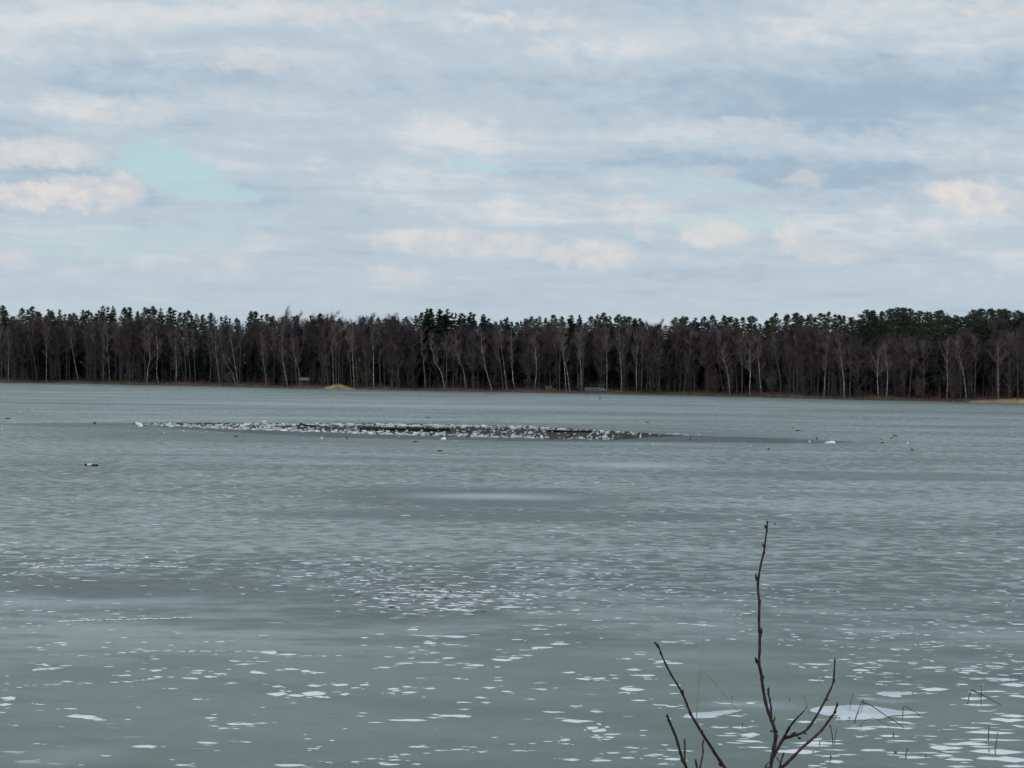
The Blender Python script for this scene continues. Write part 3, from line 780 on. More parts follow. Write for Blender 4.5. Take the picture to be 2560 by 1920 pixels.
# dark pole with a white middle
a, c_ = ice(211, 1165), ice(247, 1165); L = c_.x - a.x
root = empty('marker_pole', (a.x, a.y, .003), 'black pole with a white band lying on the ice at left', 'pole')
for nm, x0, x1, r, mt in (('pole_end', 0, .20, .062, M_DARKWOOD), ('white_band', .20, .54, .075, M_WHITE), ('pole_end', .54, 1.0, .055, M_DARKWOOD)):
    m = MB(); m.tube([(L * x0, 0, r), (L * (x0 + x1) / 2, .02, r * 1.03), (L * x1, 0, r)], r, 8); link(nm, m.mesh(nm, mt, True), root)
p = ice(1500, 998); m = MB()
m.tube([(0, 0, -.05), (0, 0, .14), (.01, 0, .30), (.01, 0, .36)], [.13, .15, .10, .03], 8)
tag(link('marker_buoy', m.mesh('marker_buoy', M_DARKWOOD, True), None, (p.x, p.y, 0)), 'small dark buoy frozen in the ice off the grey lakeside shed', 'buoy')

# ------------------------------------------------------------------ far-shore huts


def place(px, off):
    """A point on the far shore OFF metres behind the water's edge in the column of photo pixel px."""
    Y = 560.0
    for _ in range(6):
        x = at(px, 960, Y).x; Y = shore_y(x) + wob(x) + off
    x = at(px, 960, Y).x
    return Vector((x, Y, terr(x, Y)))


pa = place(762, 9.0)
root = empty('picnic_shelter', pa, 'small open shelter with a tan board roof among the trunks at left', 'shelter')
m = MB(); m.tube([(0, 0, 0), (0, 0, 1.5)], .06, 6); post = m.mesh('post', M_OLDWOOD)
for x in (-.95, .95):
    for y in (-.7, .7): link('post', post, root, (x, y, -.05))
m = MB()
for sy in (-1, 1): m.box((0, sy * .5, 1.66), (2.45, 1.25, .06), 0, sy * -.72)
link('roof', m.mesh('roof', M_ROOFFELT), root)
m = MB(); m.box((0, -.55, .55), (1.8, .3, .06)); m.box((-.7, -.55, .26), (.1, .25, .56)); m.box((.7, -.55, .26), (.1, .25, .56)); link('bench', m.mesh('bench', M_OLDWOOD), root)
m = MB()
for k in range(4): m.box((0, .72, .25 + .2 * k), (1.9, .04, .17))
link('back_boards', m.mesh('back_boards', M_OLDWOOD), root)

pb = place(1376, 5.0)
root = empty('wood_store', pb, 'low brown wooden crate and plank stack among trunks left of the grey shed', 'wood store')
for k in range(4):
    m = MB(); m.box((-.45, 0, .16 + k * .25), (1.55, 1.0, .22)); link('plank', m.mesh('plank', M_OLDWOOD), root)
for k in range(3):
    m = MB(); m.box((.95, 0, .12 + k * .18), (1.2, .8, .15)); link('plank', m.mesh('plank', M_OLDWOOD), root)
m = MB(); m.box((-.45, 0, 1.12), (1.75, 1.2, .07), 0, .06); link('lid', m.mesh('lid', M_ROOFFELT), root)

pc = place(1490, 4.5)
root = empty('boat_shed', pc, 'grey-green lakeside shed with flat plank roof on posts', 'shed')
for (x, w, h, z) in ((-1.9, 1.75, .95, .48), (.55, 2.9, 1.0, .5)):
    m = MB(); m.box((x, 0, z), (w, .08, h)); link('wall_panel', m.mesh('wall_panel', M_GREYPANEL), root)
m = MB(); m.tube([(0, 0, 0), (0, 0, 1.6)], .06, 6); post = m.mesh('post', M_OLDWOOD)
for x in (-1.0, .9, 2.6):
    link('post', post, root, (x, .12, -.08)); link('post', post, root, (x, 1.6, -.08))
for k in range(5):
    m = MB(); m.box((.75 + U(-.2, .2), .0 + k * .42, 1.56 + U(-.03, .03)), (4.2 + U(-.3, .3), .36, .07)); link('roof_plank', m.mesh('roof_plank', M_ROOFFELT), root)
m = MB(); m.tube([(.6, -.1, 1.3), (1.6, -.15, 1.42), (2.9, -.1, 1.62)], [.05, .06, .03], 5); m.tube([(1.4, -.1, 1.15), (2.2, -.12, 1.5)], [.04, .03], 5); link('brace', m.mesh('brace', M_OLDWOOD), root)
m = MB(); m.tube([(1.0, -.35, .28), (1.5, -.4, .36), (2.4, -.4, .34), (3.1, -.35, .2)], [.06, .16, .18, .05], 8); link('pale_hull', m.mesh('pale_hull', simple('pale_paint', (.28, .31, .31), .5, .2, 4.0), True), root)

# ------------------------------------------------------------------ trees
CAN_PX = [(-400, 808), (0, 808), (300, 806), (640, 806), (800, 800), (980, 800), (1060, 826), (1130, 826), (1280, 812), (1500, 818), (1640, 815), (1760, 830), (1900, 828), (1960, 822), (2120, 834), (2180, 850), (2300, 842), (2420, 836), (2560, 827), (3000, 827)]


def canopy_z(px, Y):
    return at(px, float(np.interp(px, [a[0] for a in CAN_PX], [a[1] for a in CAN_PX])), Y).z


def tube_tris(pts, rad, sides=4):
    m = MB(); m.tube(pts, rad, sides, 0, False); v = np.concatenate(m.v); out = []
    for f in m.f:
        out.append(v[[f[0], f[1], f[2]]]); out.append(v[[f[0], f[2], f[3]]])
    return out


def twigs(starts, dirs, lens, wid, up=.35, spread=.8):
    """Thin triangular twigs from start points, roughly along dirs."""
    n = len(starts)
    d = unit(dirs + rot_rand(n) * spread + np.array([0, 0, up]))
    s = unit(np.cross(d, rot_rand(n)))
    L = lens[:, None] if hasattr(lens, '__len__') else lens
    W = wid * RNG.uniform(.6, 1.4, (n, 1))
    return np.stack([starts - s * W * .5, starts + s * W * .5, starts + d * L], 1)


def limbs(pts, rads, n, lo, hi, lmin, lmax, ang, sides=3, seed=None):
    """Branches leaving a trunk polyline; returns triangles and (points, dirs) to hang twigs on."""
    pts = np.array([tuple(p) for p in pts]); k = len(pts); tris = []; P_, D_ = [], []
    for i in range(n):
        t = RNG.uniform(lo, hi); fi = t * (k - 1); a = int(min(fi, k - 2)); fr = fi - a
        p0 = pts[a] * (1 - fr) + pts[a + 1] * fr; r0_ = rads[a] * (1 - fr) + rads[a + 1] * fr
        an = RNG.uniform(0, 2 * math.pi); e = ang * RNG.uniform(.7, 1.25)
        d = np.array([math.cos(an) * math.sin(e), math.sin(an) * math.sin(e), math.cos(e)])
        L = RNG.uniform(lmin, lmax) * (1.15 - .55 * (t - lo) / max(hi - lo, 1e-6))
        bend = rot_rand(1)[0] * .18 * L
        p1 = p0 + d * L * .5 + bend * .5; p2 = p0 + d * L + bend + np.array([0, 0, .12 * L])
        rr = min(r0_ * .55, .05)
        tris += tube_tris([p0, p1, p2], [rr, rr * .6, rr * .2], sides)
        for q_ in np.linspace(.2, 1, 8):
            P_.append(p0 * (1 - q_) ** 2 + 2 * q_ * (1 - q_) * p1 + q_ * q_ * p2); D_.append(d)
    return tris, np.array(P_), np.array(D_)


def make_bare(H, seed, ntw=3000, nl=40, wid=.042, lo=.36, crown=2.4):
    k = 9; pts = [np.array([0, 0, -.4])]; x = y = 0.0
    lx, ly = RNG.uniform(-.05, .05, 2)
    for i in range(1, k):
        x += lx * H / k + RNG.normal(0, .10); y += ly * H / k + RNG.normal(0, .10); pts.append(np.array([x, y, H * i / (k - 1)]))
    rads = [.13 * (1 - .9 * i / (k - 1)) * H / 15 for i in range(k)]
    tr = tube_tris(pts, rads, 6)
    lt, Pq, Dq = limbs(pts, rads, nl, lo, .97, crown * .6, crown * 1.4, .75)
    idx = RNG.integers(0, len(Pq), ntw)
    tw = twigs(Pq[idx] + RNG.normal(0, .12, (ntw, 3)), Dq[idx] * .7, RNG.uniform(.45, 1.25, ntw), wid, .4, .8)
    # a few dead twigs low down
    nlow = ntw // 12; zz = RNG.uniform(.08, lo, nlow) * (k - 1); ii = zz.astype(int); pa_ = np.array(pts)
    st = pa_[ii] + (pa_[np.minimum(ii + 1, k - 1)] - pa_[ii]) * (zz - ii)[:, None]
    tl = twigs(st, rot_rand(nlow) * np.array([1, 1, .3]), RNG.uniform(.5, 1.6, nlow), wid * .9, .2, .3)
    return np.array(tr), np.array(lt), np.concatenate([tw, tl])


def make_spruce(H, seed, n_layers=26, wid=2.0, dens=15, lo=.25):
    tr = tube_tris([(0, 0, -.4), (0, 0, H * .6), (0, 0, H)], [.17, .09, .01], 5)
    st, di, le = [], [], []
    for i in range(n_layers):
        t = i / (n_layers - 1); z = H * (lo + (1 - lo) * t)
        R = wid * ((1 - t) ** .8) * RNG.uniform(.75, 1.15) + .12
        for b_ in range(7 if t < .9 else 4):
            an = RNG.uniform(0, 2 * math.pi); dr = np.array([math.cos(an), math.sin(an), RNG.uniform(-.35, .15)])
            rb = R * RNG.uniform(.55, 1.15)
            for s_ in np.linspace(.12, 1, max(3, int(dens * min(1, rb / 1.2)))):
                st.append(np.array([0, 0, z]) + dr * rb * s_ + np.array([0, 0, .18 * rb * s_ * s_])); di.append(dr); le.append(.28 + .35 * (1 - s_) + .15 * rb * .3)
    st, di, le = np.array(st), np.array(di), np.array(le)
    nd_ = twigs(st + RNG.normal(0, .06, st.shape), di, le * RNG.uniform(.7, 1.3, len(st)), .24, -.05, .75)
    top = twigs(np.tile([[0, 0, H - .35]], (10, 1)) + RNG.normal(0, .05, (10, 3)), np.tile([[0, 0, 1.0]], (10, 1)), np.full(10, .7), .12, .6, .35)
    return np.array(tr), np.concatenate([nd_, top])


def make_pine(H, seed, ncl=70, wid=1.9, per=34, lo=.45, flat=1.0):
    lean = RNG.uniform(-.02, .02, 2) * H
    pts = [(0, 0, -.4), (lean[0] * .5, lean[1] * .5, H * .6), (lean[0], lean[1], H * .97)]
    tr = tube_tris(pts, [.19, .12, .03], 5)
    N = []
    for i in range(ncl):
        t = RNG.uniform(0, 1) ** .8; z = H * (lo + (1 - lo) * t)
        prof = wid * ((1 - t ** 2.2) ** .7 if flat else (1 - t) ** .75) * RNG.uniform(.3, 1.12) + .12
        an = RNG.uniform(0, 2 * math.pi); ax = np.array([lean[0], lean[1], 0]) * (z / H)
        c0 = ax + np.array([math.cos(an) * prof, math.sin(an) * prof, z + .15 * prof])
        sz = 1.15 - .62 * t; rb = RNG.uniform(.35, .8) * sz
        tr += tube_tris([ax + np.array([0, 0, z - .3 * prof]), c0], [.04, .015], 3)
        d = rot_rand(per); d[:, 2] = d[:, 2] * .6 + .25
        st = c0 + d * rb * RNG.uniform(0, .7, (per, 1))
        N.append(twigs(st, d, RNG.uniform(.25, .55, per) * sz, .15 * sz, .25, .5))
    n = 12; N.append(twigs(np.tile([[lean[0], lean[1], H - .6]], (n, 1)) + RNG.normal(0, .08, (n, 3)), np.tile([[0, 0, 1.0]], (n, 1)), RNG.uniform(.3, .7, n), .10, .5, .45))
    return np.array(tr), np.concatenate(N)


# landmarks along the shore, for saying which tree is meant
LM = [(0, 'left edge'), (762, 'open shelter'), (850, 'tan reed clump'), (1376, 'wood stack'), (1490, 'grey shed'), (2500, 'golden reed bed')]


def where(px, counts, key, noun, marks=LM):
    best = min(marks, key=lambda a: abs(a[0] - px)); side = 'left' if px < best[0] else 'right'
    return best[1], side


def ordinal_labels(items, noun, marks, fmt):
    """items: list of (px, adjective). Unique labels: the Nth of its kind to a side of a named landmark."""
    out = [None] * len(items); order = {}
    for i, (px, adj) in enumerate(items):
        mk = min(range(len(marks)), key=lambda j: abs(marks[j][0] - px)); sd = -1 if px < marks[mk][0] else 1
        order.setdefault((mk, sd), []).append((abs(px - marks[mk][0]), i))
    for (mk, sd), l in order.items():
        for r, (_, i) in enumerate(sorted(l)):
            side = 'left' if sd < 0 else 'right'
            out[i] = fmt.format(adj=items[i][1], ord=ORD[r + 1], noun=noun, side=side, mark=marks[mk][1])
    return out


R_ = [0, 640, 1280, 1920]
# birches traced in four windows: (window, trunk points from the foot up, forks, brightness, radius)
B = [
 (0,[(15,735),(12,560),(10,420)],[],1,.12),(0,[(72,725),(74,480),(67,270)],[[(72,420),(45,350)],[(73,430),(95,370)],[(70,360),(52,310)]],2,.15),(0,[(133,725),(134,560),(140,420)],[],0,.11),(0,[(178,735),(190,580),(210,420)],[],0,.11),(0,[(225,700),(240,560),(270,400)],[[(265,450),(320,405)]],0,.11),
 (0,[(318,735),(308,620),(290,520),(268,430)],[],1,.12),(0,[(400,705),(400,480),(398,240)],[[(398,420),(370,330)],[(398,400),(430,300)],[(397,330),(380,260)]],2,.15),(0,[(455,740),(440,600)],[],0,.1),(0,[(522,690),(513,560),(508,420)],[[(508,420),(490,350),(475,300)],[(508,420),(530,370),(548,330)]],1,.13),(0,[(600,740),(598,540)],[],0,.13),
 (0,[(683,745),(660,650),(640,550)],[],2,.12),(0,[(755,730),(752,560),(748,430)],[],1,.14),(0,[(805,730),(812,460)],[],0,.13),(0,[(825,730),(820,460)],[],0,.12),(0,[(893,735),(890,430)],[],1,.18),(0,[(948,740),(940,580),(930,440)],[[(940,560),(910,540)]],2,.15),(0,[(1000,710),(995,420)],[],0,.12),(0,[(1035,735),(1035,470)],[],0,.13),
 (0,[(1118,720),(1116,560),(1115,430)],[[(1115,430),(1140,400)]],1,.16),(0,[(1165,740),(1185,630),(1178,450)],[],0,.12),(0,[(1252,730),(1250,500)],[],0,.12),(0,[(1270,735),(1276,640),(1297,560),(1293,440),(1285,310)],[[(1290,440),(1262,390),(1240,375)],[(1290,420),(1308,360)]],2,.16),
 (0,[(1370,755),(1356,690),(1354,620),(1362,500),(1360,430)],[],2,.15),(0,[(1475,740),(1475,470)],[],0,.12),(0,[(1520,755),(1524,600),(1518,480)],[],2,.14),(0,[(1600,760),(1575,640)],[],0,.1),(0,[(1612,760),(1605,640),(1595,520)],[],1,.12),(0,[(1648,760),(1638,620),(1625,490)],[],1,.13),(0,[(1690,765),(1680,590)],[],1,.12),
 (0,[(1815,770),(1824,600),(1812,480)],[],1,.13),(0,[(1900,765),(1880,620),(1865,480),(1860,160)],[[(1862,420),(1835,360)],[(1862,380),(1890,320)]],2,.16),(0,[(1915,765),(1918,630)],[],1,.11),(0,[(2040,775),(2000,650),(1945,575)],[],2,.13),(0,[(2055,775),(2032,600),(2005,440)],[[(2032,620),(1985,560)]],2,.15),(0,[(2070,770),(2075,560),(2078,400)],[],1,.12),
 (1,[(92,785),(75,640),(60,510)],[],2,.15),(1,[(152,785),(156,600),(155,450)],[],0,.12),(1,[(275,780),(250,660),(232,560),(230,500)],[],2,.15),(1,[(350,770),(340,590)],[],1,.12),(1,[(378,740),(368,640),(350,590),(335,520)],[[(335,520),(318,450),(300,400)],[(360,600),(385,500),(410,420)],[(350,590),(362,480),(360,390)],[(345,575),(300,530)]],2,.16),
 (1,[(590,775),(588,590)],[],0,.13),(1,[(622,765),(615,680),(605,590)],[],1,.13),(1,[(668,770),(665,600),(662,460)],[],2,.14),(1,[(695,770),(690,560)],[],1,.13),(1,[(712,765),(718,620),(716,520),(728,400)],[],1,.13),(1,[(832,780),(815,630)],[],1,.12),(1,[(852,785),(838,570)],[],2,.13),(1,[(875,785),(868,600),(850,480)],[],1,.13),
 (1,[(965,790),(950,640)],[],1,.11),(1,[(1018,760),(1015,560),(1008,370)],[[(1010,440),(995,390)],[(1012,470),(1030,420)]],2,.18),(1,[(1078,790),(1066,570)],[],1,.13),(1,[(1110,790),(1105,510)],[],1,.13),(1,[(1238,790),(1230,680),(1218,600)],[],1,.12),(1,[(1320,790),(1308,680),(1285,600)],[],0,.12),(1,[(1465,755),(1450,600),(1435,420)],[],2,.14),
 (1,[(1632,805),(1610,690),(1580,620),(1550,585)],[],2,.13),(1,[(1645,805),(1645,590)],[],1,.14),(1,[(1705,800),(1710,590)],[],0,.12),(1,[(1818,808),(1800,680),(1780,610),(1760,580)],[],2,.13),(1,[(2045,820),(2010,720),(1990,650)],[],2,.13),(1,[(2135,810),(2125,680),(2115,600),(2085,450)],[[(2110,580),(2080,530)]],1,.14),(1,[(2170,815),(2152,680),(2138,550),(2120,440)],[],2,.15),
 (2,[(32,815),(10,740),(3,640),(0,560)],[],2,.15),(2,[(195,815),(210,700),(213,600),(205,510)],[],2,.15),(2,[(390,815),(385,480)],[],0,.13),(2,[(412,820),(415,520)],[],1,.13),(2,[(470,800),(455,640),(450,540),(445,460)],[],2,.15),(2,[(500,820),(478,660),(455,560)],[],2,.14),(2,[(568,815),(568,530)],[],0,.13),
 (2,[(598,825),(597,680),(588,530)],[[(588,530),(570,450),(560,380)],[(590,540),(602,460),(600,390)]],2,.16),(2,[(610,820),(608,560)],[],0,.12),(2,[(822,770),(820,580),(818,450)],[[(818,460),(800,400)],[(820,480),(850,430)]],2,.14),(2,[(945,825),(945,680),(938,560)],[[(938,560),(920,470)],[(940,580),(962,450)]],2,.15),(2,[(968,800),(975,560),(1000,420)],[],0,.12),
 (2,[(1078,790),(1075,650),(1080,500)],[[(1080,500),(1062,370)],[(1080,500),(1100,390)],[(1072,600),(1042,490)]],2,.17),(2,[(1120,815),(1125,570)],[],1,.12),(2,[(1165,830),(1172,640)],[],0,.12),(2,[(1270,835),(1275,620),(1278,400)],[],1,.13),(2,[(1200,835),(1195,600),(1195,420)],[[(1195,420),(1180,350),(1162,300)],[(1195,430),(1215,360),(1238,300)]],0,.13),
 (2,[(1485,840),(1510,680)],[],1,.13),(2,[(1575,840),(1575,600)],[],0,.13),(2,[(1830,850),(1800,670)],[],0,.12),(2,[(1885,855),(1872,720),(1855,620),(1835,570)],[],2,.15),(2,[(1945,850),(1935,600)],[],0,.12),(2,[(1990,845),(1988,590)],[],1,.14),
 (2,[(2055,850),(2060,700),(2055,560),(2050,370)],[[(2055,620),(2015,540)],[(2056,590),(2100,520)],[(2053,540),(2020,460)],[(2052,500),(2085,430)],[(2055,650),(2000,600)],[(2050,430),(2035,390)]],2,.17),(2,[(2158,860),(2140,700)],[],2,.12),
 (3,[(115,855),(105,700),(75,560)],[],1,.13),(3,[(192,860),(195,520)],[],0,.13),(3,[(235,850),(230,640)],[],0,.12),(3,[(255,860),(255,690)],[],1,.12),(3,[(405,865),(400,740)],[],0,.12),(3,[(432,860),(438,560)],[],0,.13),(3,[(485,865),(490,720),(497,640)],[],2,.15),(3,[(525,860),(530,520)],[[(530,530),(545,440)]],1,.15),
 (3,[(660,835),(655,720),(640,620)],[[(640,620),(600,560),(568,505)],[(640,620),(625,520),(610,430)],[(645,630),(652,560),(658,490)]],2,.16),(3,[(628,830),(622,640)],[],0,.12),(3,[(710,860),(712,680),(715,500)],[[(715,540),(700,480)]],1,.14),(3,[(955,855),(945,740),(945,650),(953,540)],[[(945,660),(925,640),(893,618)],[(947,640),(925,580),(905,545)],[(950,690),(980,652)]],2,.16),
 (3,[(1025,875),(1035,720),(1030,620),(1020,530)],[],2,.15),(3,[(1180,880),(1186,640),(1175,480)],[],1,.14),(3,[(1220,880),(1235,680)],[],1,.12),(3,[(1345,860),(1347,700),(1345,470)],[[(1345,560),(1335,500)]],1,.13),(3,[(1550,885),(1552,720),(1548,560),(1552,370)],[[(1549,590),(1530,540),(1512,500)],[(1550,580),(1570,545),(1588,505)]],2,.18),
 (3,[(1665,885),(1668,680)],[],1,.13),(3,[(1715,890),(1705,780),(1690,680),(1665,580)],[],2,.15),(3,[(1740,885),(1735,680)],[],0,.13),(3,[(1790,880),(1795,600)],[],0,.14),(3,[(1990,880),(1988,680),(1990,490)],[[(1988,590),(1960,545),(1925,510)]],2,.15),(3,[(2090,880),(2085,580)],[],1,.14),(3,[(2160,880),(2158,600)],[],1,.13),
]
items = []
for (w, tp, fk, br, r) in B:
    pxf = R_[w] + tp[0][0] * .28933; dx = (tp[-1][0] - tp[0][0]) / max(1, tp[0][1] - tp[-1][1])
    form = 'leaning left' if dx < -.10 else ('leaning right' if dx > .10 else 'upright')
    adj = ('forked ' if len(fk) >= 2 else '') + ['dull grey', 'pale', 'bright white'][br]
    items.append((pxf, adj + ' birch trunk ' + form))
labs = ordinal_labels(items, 'birch', LM, '{adj}, {ord} birch {side} of the {mark}')
for i, (w, tp, fk, br, r) in enumerate(B):
    off = U(2.5, 6) if br == 2 else (U(4, 9) if br == 1 else U(6, 12))
    px0 = R_[w] + tp[0][0] * .28933
    base = place(px0, off); Y = base.y
    cv = lambda a: at(R_[w] + a[0] * .28933, 740 + a[1] * .28933, Y + (RNG.uniform(-.5, .5))) - base
    pts = [Vector((0, 0, -.3)), Vector((0, 0, .05))] + [cv(a) for a in tp[1:]]
    last = pts[-1]; prev = pts[-2]
    topz = canopy_z(px0, Y) - base.z - U(.3, 2.0)
    if topz > last.z + .8:
        d = (last - prev).normalized(); g = topz - last.z; sx_ = max(-.35, min(.35, d.x / max(d.z, .3)))
        pts.append(last + Vector((sx_ * g * .35 + U(-.1, .1), U(-.2, .2), g * .5))); pts.append(last + Vector((sx_ * g * .5 + U(-.2, .2), U(-.3, .3), g)))
    # add gentle wander between traced points
    fine_ = [pts[0]]
    for a, c_ in zip(pts, pts[1:]):
        if (c_ - a).length > 1.5:
            for q_ in (.33, .66): fine_.append(a.lerp(c_, q_) + Vector((U(-.05, .05), U(-.05, .05), 0)))
        fine_.append(c_)
    pts = fine_; k = len(pts); Ht = pts[-1].z
    r *= .82
    rads = [max(.018, r * (1 - .9 * max(0, p.z) / Ht) ** .8) for p in pts]
    root = empty('birch_tree', base, labs[i], 'birch tree', 'birches along the far shore')
    tr = tube_tris(pts, rads, 6)
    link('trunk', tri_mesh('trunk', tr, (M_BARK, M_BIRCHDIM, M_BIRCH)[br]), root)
    bt = []; Pq = [np.zeros((0, 3))]; Dq = [np.zeros((0, 3))]
    for f in fk:
        fp = [cv(a) for a in f]; ex = (fp[-1] - fp[-2]).normalized(); fp.append(fp[-1] + (ex * .6 + Vector((U(-.3, .3), U(-.3, .3), .8))).normalized() * U(.8, 1.8))
        bt += tube_tris(fp, [max(.02, r * .5 * (1 - .8 * j / len(fp))) for j in range(len(fp))], 4)
        A = np.array([tuple(a) for a in fp]); n_ = 12; tt = np.linspace(.3, len(A) - 1.001, n_); ii = tt.astype(int)
        Pq.append(A[ii] * (1 - (tt - ii)[:, None]) + A[ii + 1] * (tt - ii)[:, None]); Dq.append(np.tile([[ex.x, ex.y, ex.z]], (n_, 1)))
    lt, P1, D1 = limbs(pts, rads, 16, .45, .97, 1.0, 2.6, .62)
    bt += lt; Pq.append(P1); Dq.append(D1); Pq = np.concatenate(Pq); Dq = np.concatenate(Dq)
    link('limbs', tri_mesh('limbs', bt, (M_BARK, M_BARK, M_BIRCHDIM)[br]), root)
    nt_ = 420; ii = RNG.integers(0, len(Pq), nt_)
    link('crown', tri_mesh('crown', twigs(Pq[ii] + RNG.normal(0, .1, (nt_, 3)), Dq[ii], RNG.uniform(.5, 1.3, nt_), .045, .25, .7), M_BTWIG), root)

# plain bare trees of the front rows: prototypes, then copies
protoB = []
for i in range(9):
    H = 15.0; a_, l_, c_ = make_bare(H, i, ntw=3400, crown=U(2.2, 3.3), lo=(.12, .22, .36, .16, .3, .42, .14, .34, .25)[i])
    protoB.append((tri_mesh('trunk', a_, M_BARK), tri_mesh('limbs', l_, M_BARK), tri_mesh('crown', c_, M_TWIG)))
spots = []
for i in range(235):
    px = U(-20, 2580)
    if i % 3: px = max(-20, min(2580, spots[random.randrange(len(spots))][0] + G(0, 14))) if len(spots) > 30 else px
    spots.append((px, random.choice([U(5, 11), U(8, 22), U(12, 30)])))
blabs = ordinal_labels([(a[0], ('thin' if a[1] < 11 else 'dim')) for a in spots], 'tree', LM, '{adj} dark bare tree on far shore, {ord} such {side} of the {mark}')
for i, (px, off) in enumerate(spots):
    base = place(px, off); H = (canopy_z(px, base.y) - base.z) * (U(.90, 1.02) if i % 4 else U(.4, .78))
    root = empty('bare_tree', base, blabs[i], 'bare tree', 'dark bare trees along the far shore', U(0, 6.28), (H / 15 * U(.85, 1.1), H / 15 * U(.85, 1.1), H / 15))
    for nm, me in zip(('trunk', 'limbs', 'crown'), protoB[i % 9]): link(nm, me, root)

# conifers that make the skyline
C = {0: [(30,90,'p'),(190,110,'p'),(265,95,'p'),(335,140,'p'),(410,120,'s'),(445,130,'p'),(512,125,'s'),(600,160,'p'),(635,155,'p'),(712,125,'s'),(755,130,'p'),(885,92,'s'),(970,95,'s'),(1060,105,'p'),(1110,105,'s'),(1185,135,'s'),(1250,105,'p'),(1325,92,'p'),(1385,110,'s'),(1470,105,'p'),(1560,150,'p'),(1615,130,'p'),(1690,160,'s'),(1740,165,'p'),(1815,150,'p'),(1945,175,'s'),(2160,135,'p'),(2205,140,'p'),(100,185,'p'),(820,155,'s'),(2040,195,'p')],
     1: [(85,160,'p'),(140,175,'p'),(548,155,'d'),(705,195,'p'),(915,190,'p'),(990,185,'s'),(1055,195,'p'),(1115,200,'p'),(1175,180,'p'),(1290,185,'p'),(1470,115,'d'),(1502,113,'d'),(1582,120,'d'),(1645,120,'d'),(1770,155,'d'),(1848,145,'d'),(1960,165,'d'),(2005,200,'d'),(2065,230,'s'),(2115,215,'p'),(2165,190,'d'),(785,225,'p'),(840,240,'p'),(1230,215,'p')],
     2: [(40,230,'p'),(115,200,'p'),(155,180,'p'),(232,180,'s'),(350,170,'p'),(435,185,'p'),(508,170,'d'),(577,170,'n'),(680,180,'p'),(730,165,'s'),(778,150,'p'),(838,180,'s'),(900,165,'p'),(970,180,'p'),(1020,185,'p'),(1055,200,'d'),(1095,200,'p'),(1130,230,'p'),(1270,255,'p'),(1400,190,'p'),(1460,178,'p'),(1495,185,'p'),(1580,195,'d'),(1655,185,'p'),(1735,172,'p'),(1825,172,'p'),(1875,185,'p'),(1920,195,'p'),(1975,190,'p'),(2050,178,'P'),(2100,250,'p'),(2190,215,'p'),(620,240,'s'),(1535,230,'p'),(1690,230,'p'),(1780,230,'p')],
     3: [(20,190,'p'),(70,155,'p'),(150,165,'p'),(235,150,'p'),(290,175,'p'),(350,160,'p'),(435,155,'p'),(525,145,'p'),(595,170,'p'),(650,175,'p'),(715,190,'p'),(830,125,'P'),(890,130,'P'),(975,140,'P'),(1050,115,'P'),(1110,105,'P'),(1160,108,'P'),(1210,115,'P'),(1285,135,'P'),(1380,145,'P'),(1440,135,'P'),(1490,130,'P'),(1550,175,'P'),(1615,170,'p'),(1660,185,'p'),(1710,175,'P'),(1780,125,'P'),(1825,118,'P'),(1925,115,'P'),(1970,120,'P'),(2025,118,'P'),(2080,135,'P'),(2135,130,'P'),(2195,150,'P'),(930,200,'P'),(1030,210,'P'),(1250,210,'P'),(1420,215,'P'),(1850,210,'P'),(2000,205,'P'),(2120,210,'P'),(780,230,'P')]}
protoP = []
for i in range(6):
    a_, n_ = make_pine(20.0, i, 190, U(2.7, 3.5), 30, .44, 0); protoP.append((tri_mesh('trunk', a_, M_CBARK), tri_mesh('crown', n_, M_PINE)))
protoBP = []
for i in range(4):
    a_, n_ = make_pine(20.0, i, 240, U(2.8, 3.4), 32, .46); protoBP.append((tri_mesh('trunk', a_, M_CBARK), tri_mesh('crown', n_, M_PINE)))
protoS = []
for i in range(4):
    a_, n_ = make_spruce(20.0, i, 42, U(3.0, 3.8), 20); protoS.append((tri_mesh('trunk', a_, M_CBARK), tri_mesh('crown', n_, M_PINE)))
protoD = []
for i in range(4):
    a_, n_ = make_spruce(20.0, i, 46, U(3.4, 4.2), 24); protoD.append((tri_mesh('trunk', a_, M_CBARK), tri_mesh('crown', n_, M_SPRUCE)))
a_, n_ = make_spruce(20.0, 9, 44, 2.2, 18); protoN = [(tri_mesh('trunk', a_, M_CBARK), tri_mesh('crown', n_, M_SPRUCE))]
SKY_LM = [(0, 'left edge'), (798.5, 'lone dark spruce'), (1092, 'tall dark spruce foursome'), (1447, 'narrow dark spire spruce'), (1640, 'skyline dip'), (2240, 'broad dark pine dome'), (2560, 'right edge')]
cl = [(R_[w] + x * .28933, 740 + y * .28933, kd) for w in C for (x, y, kd) in C[w]]
KN = {'p': 'slim green pine', 's': 'pointed green spruce', 'd': 'dark pointed spruce', 'n': 'narrow dark spire spruce', 'P': 'broad dark pine'}
labs = ordinal_labels([(x, KN[kd]) for x, y, kd in cl], 'conifer', SKY_LM, '{adj} on skyline, {ord} conifer {side} of the {mark}')
cnt = {}
for i, (px, py, kd) in enumerate(cl):
    off = U(16, 26) if kd in 'dn' else U(26, 48)
    base = place(px, off); H = at(px, py - .5, base.y).z - base.z
    pool = {'p': protoP, 's': protoS, 'd': protoD, 'n': protoN, 'P': protoBP}[kd]; j = cnt.get(kd, 0); cnt[kd] = j + 1
    sc = H / 20.0
    root = empty('spruce_tree' if kd in 'sdn' else 'pine_tree', base, labs[i], 'spruce' if kd in 'sdn' else 'pine', 'conifers along the skyline', U(0, 6.28), (sc * U(1.0, 1.5), sc * U(1.0, 1.5), sc))
    for nm, me in zip(('trunk', 'crown'), pool[j % len(pool)]): link(nm, me, root)

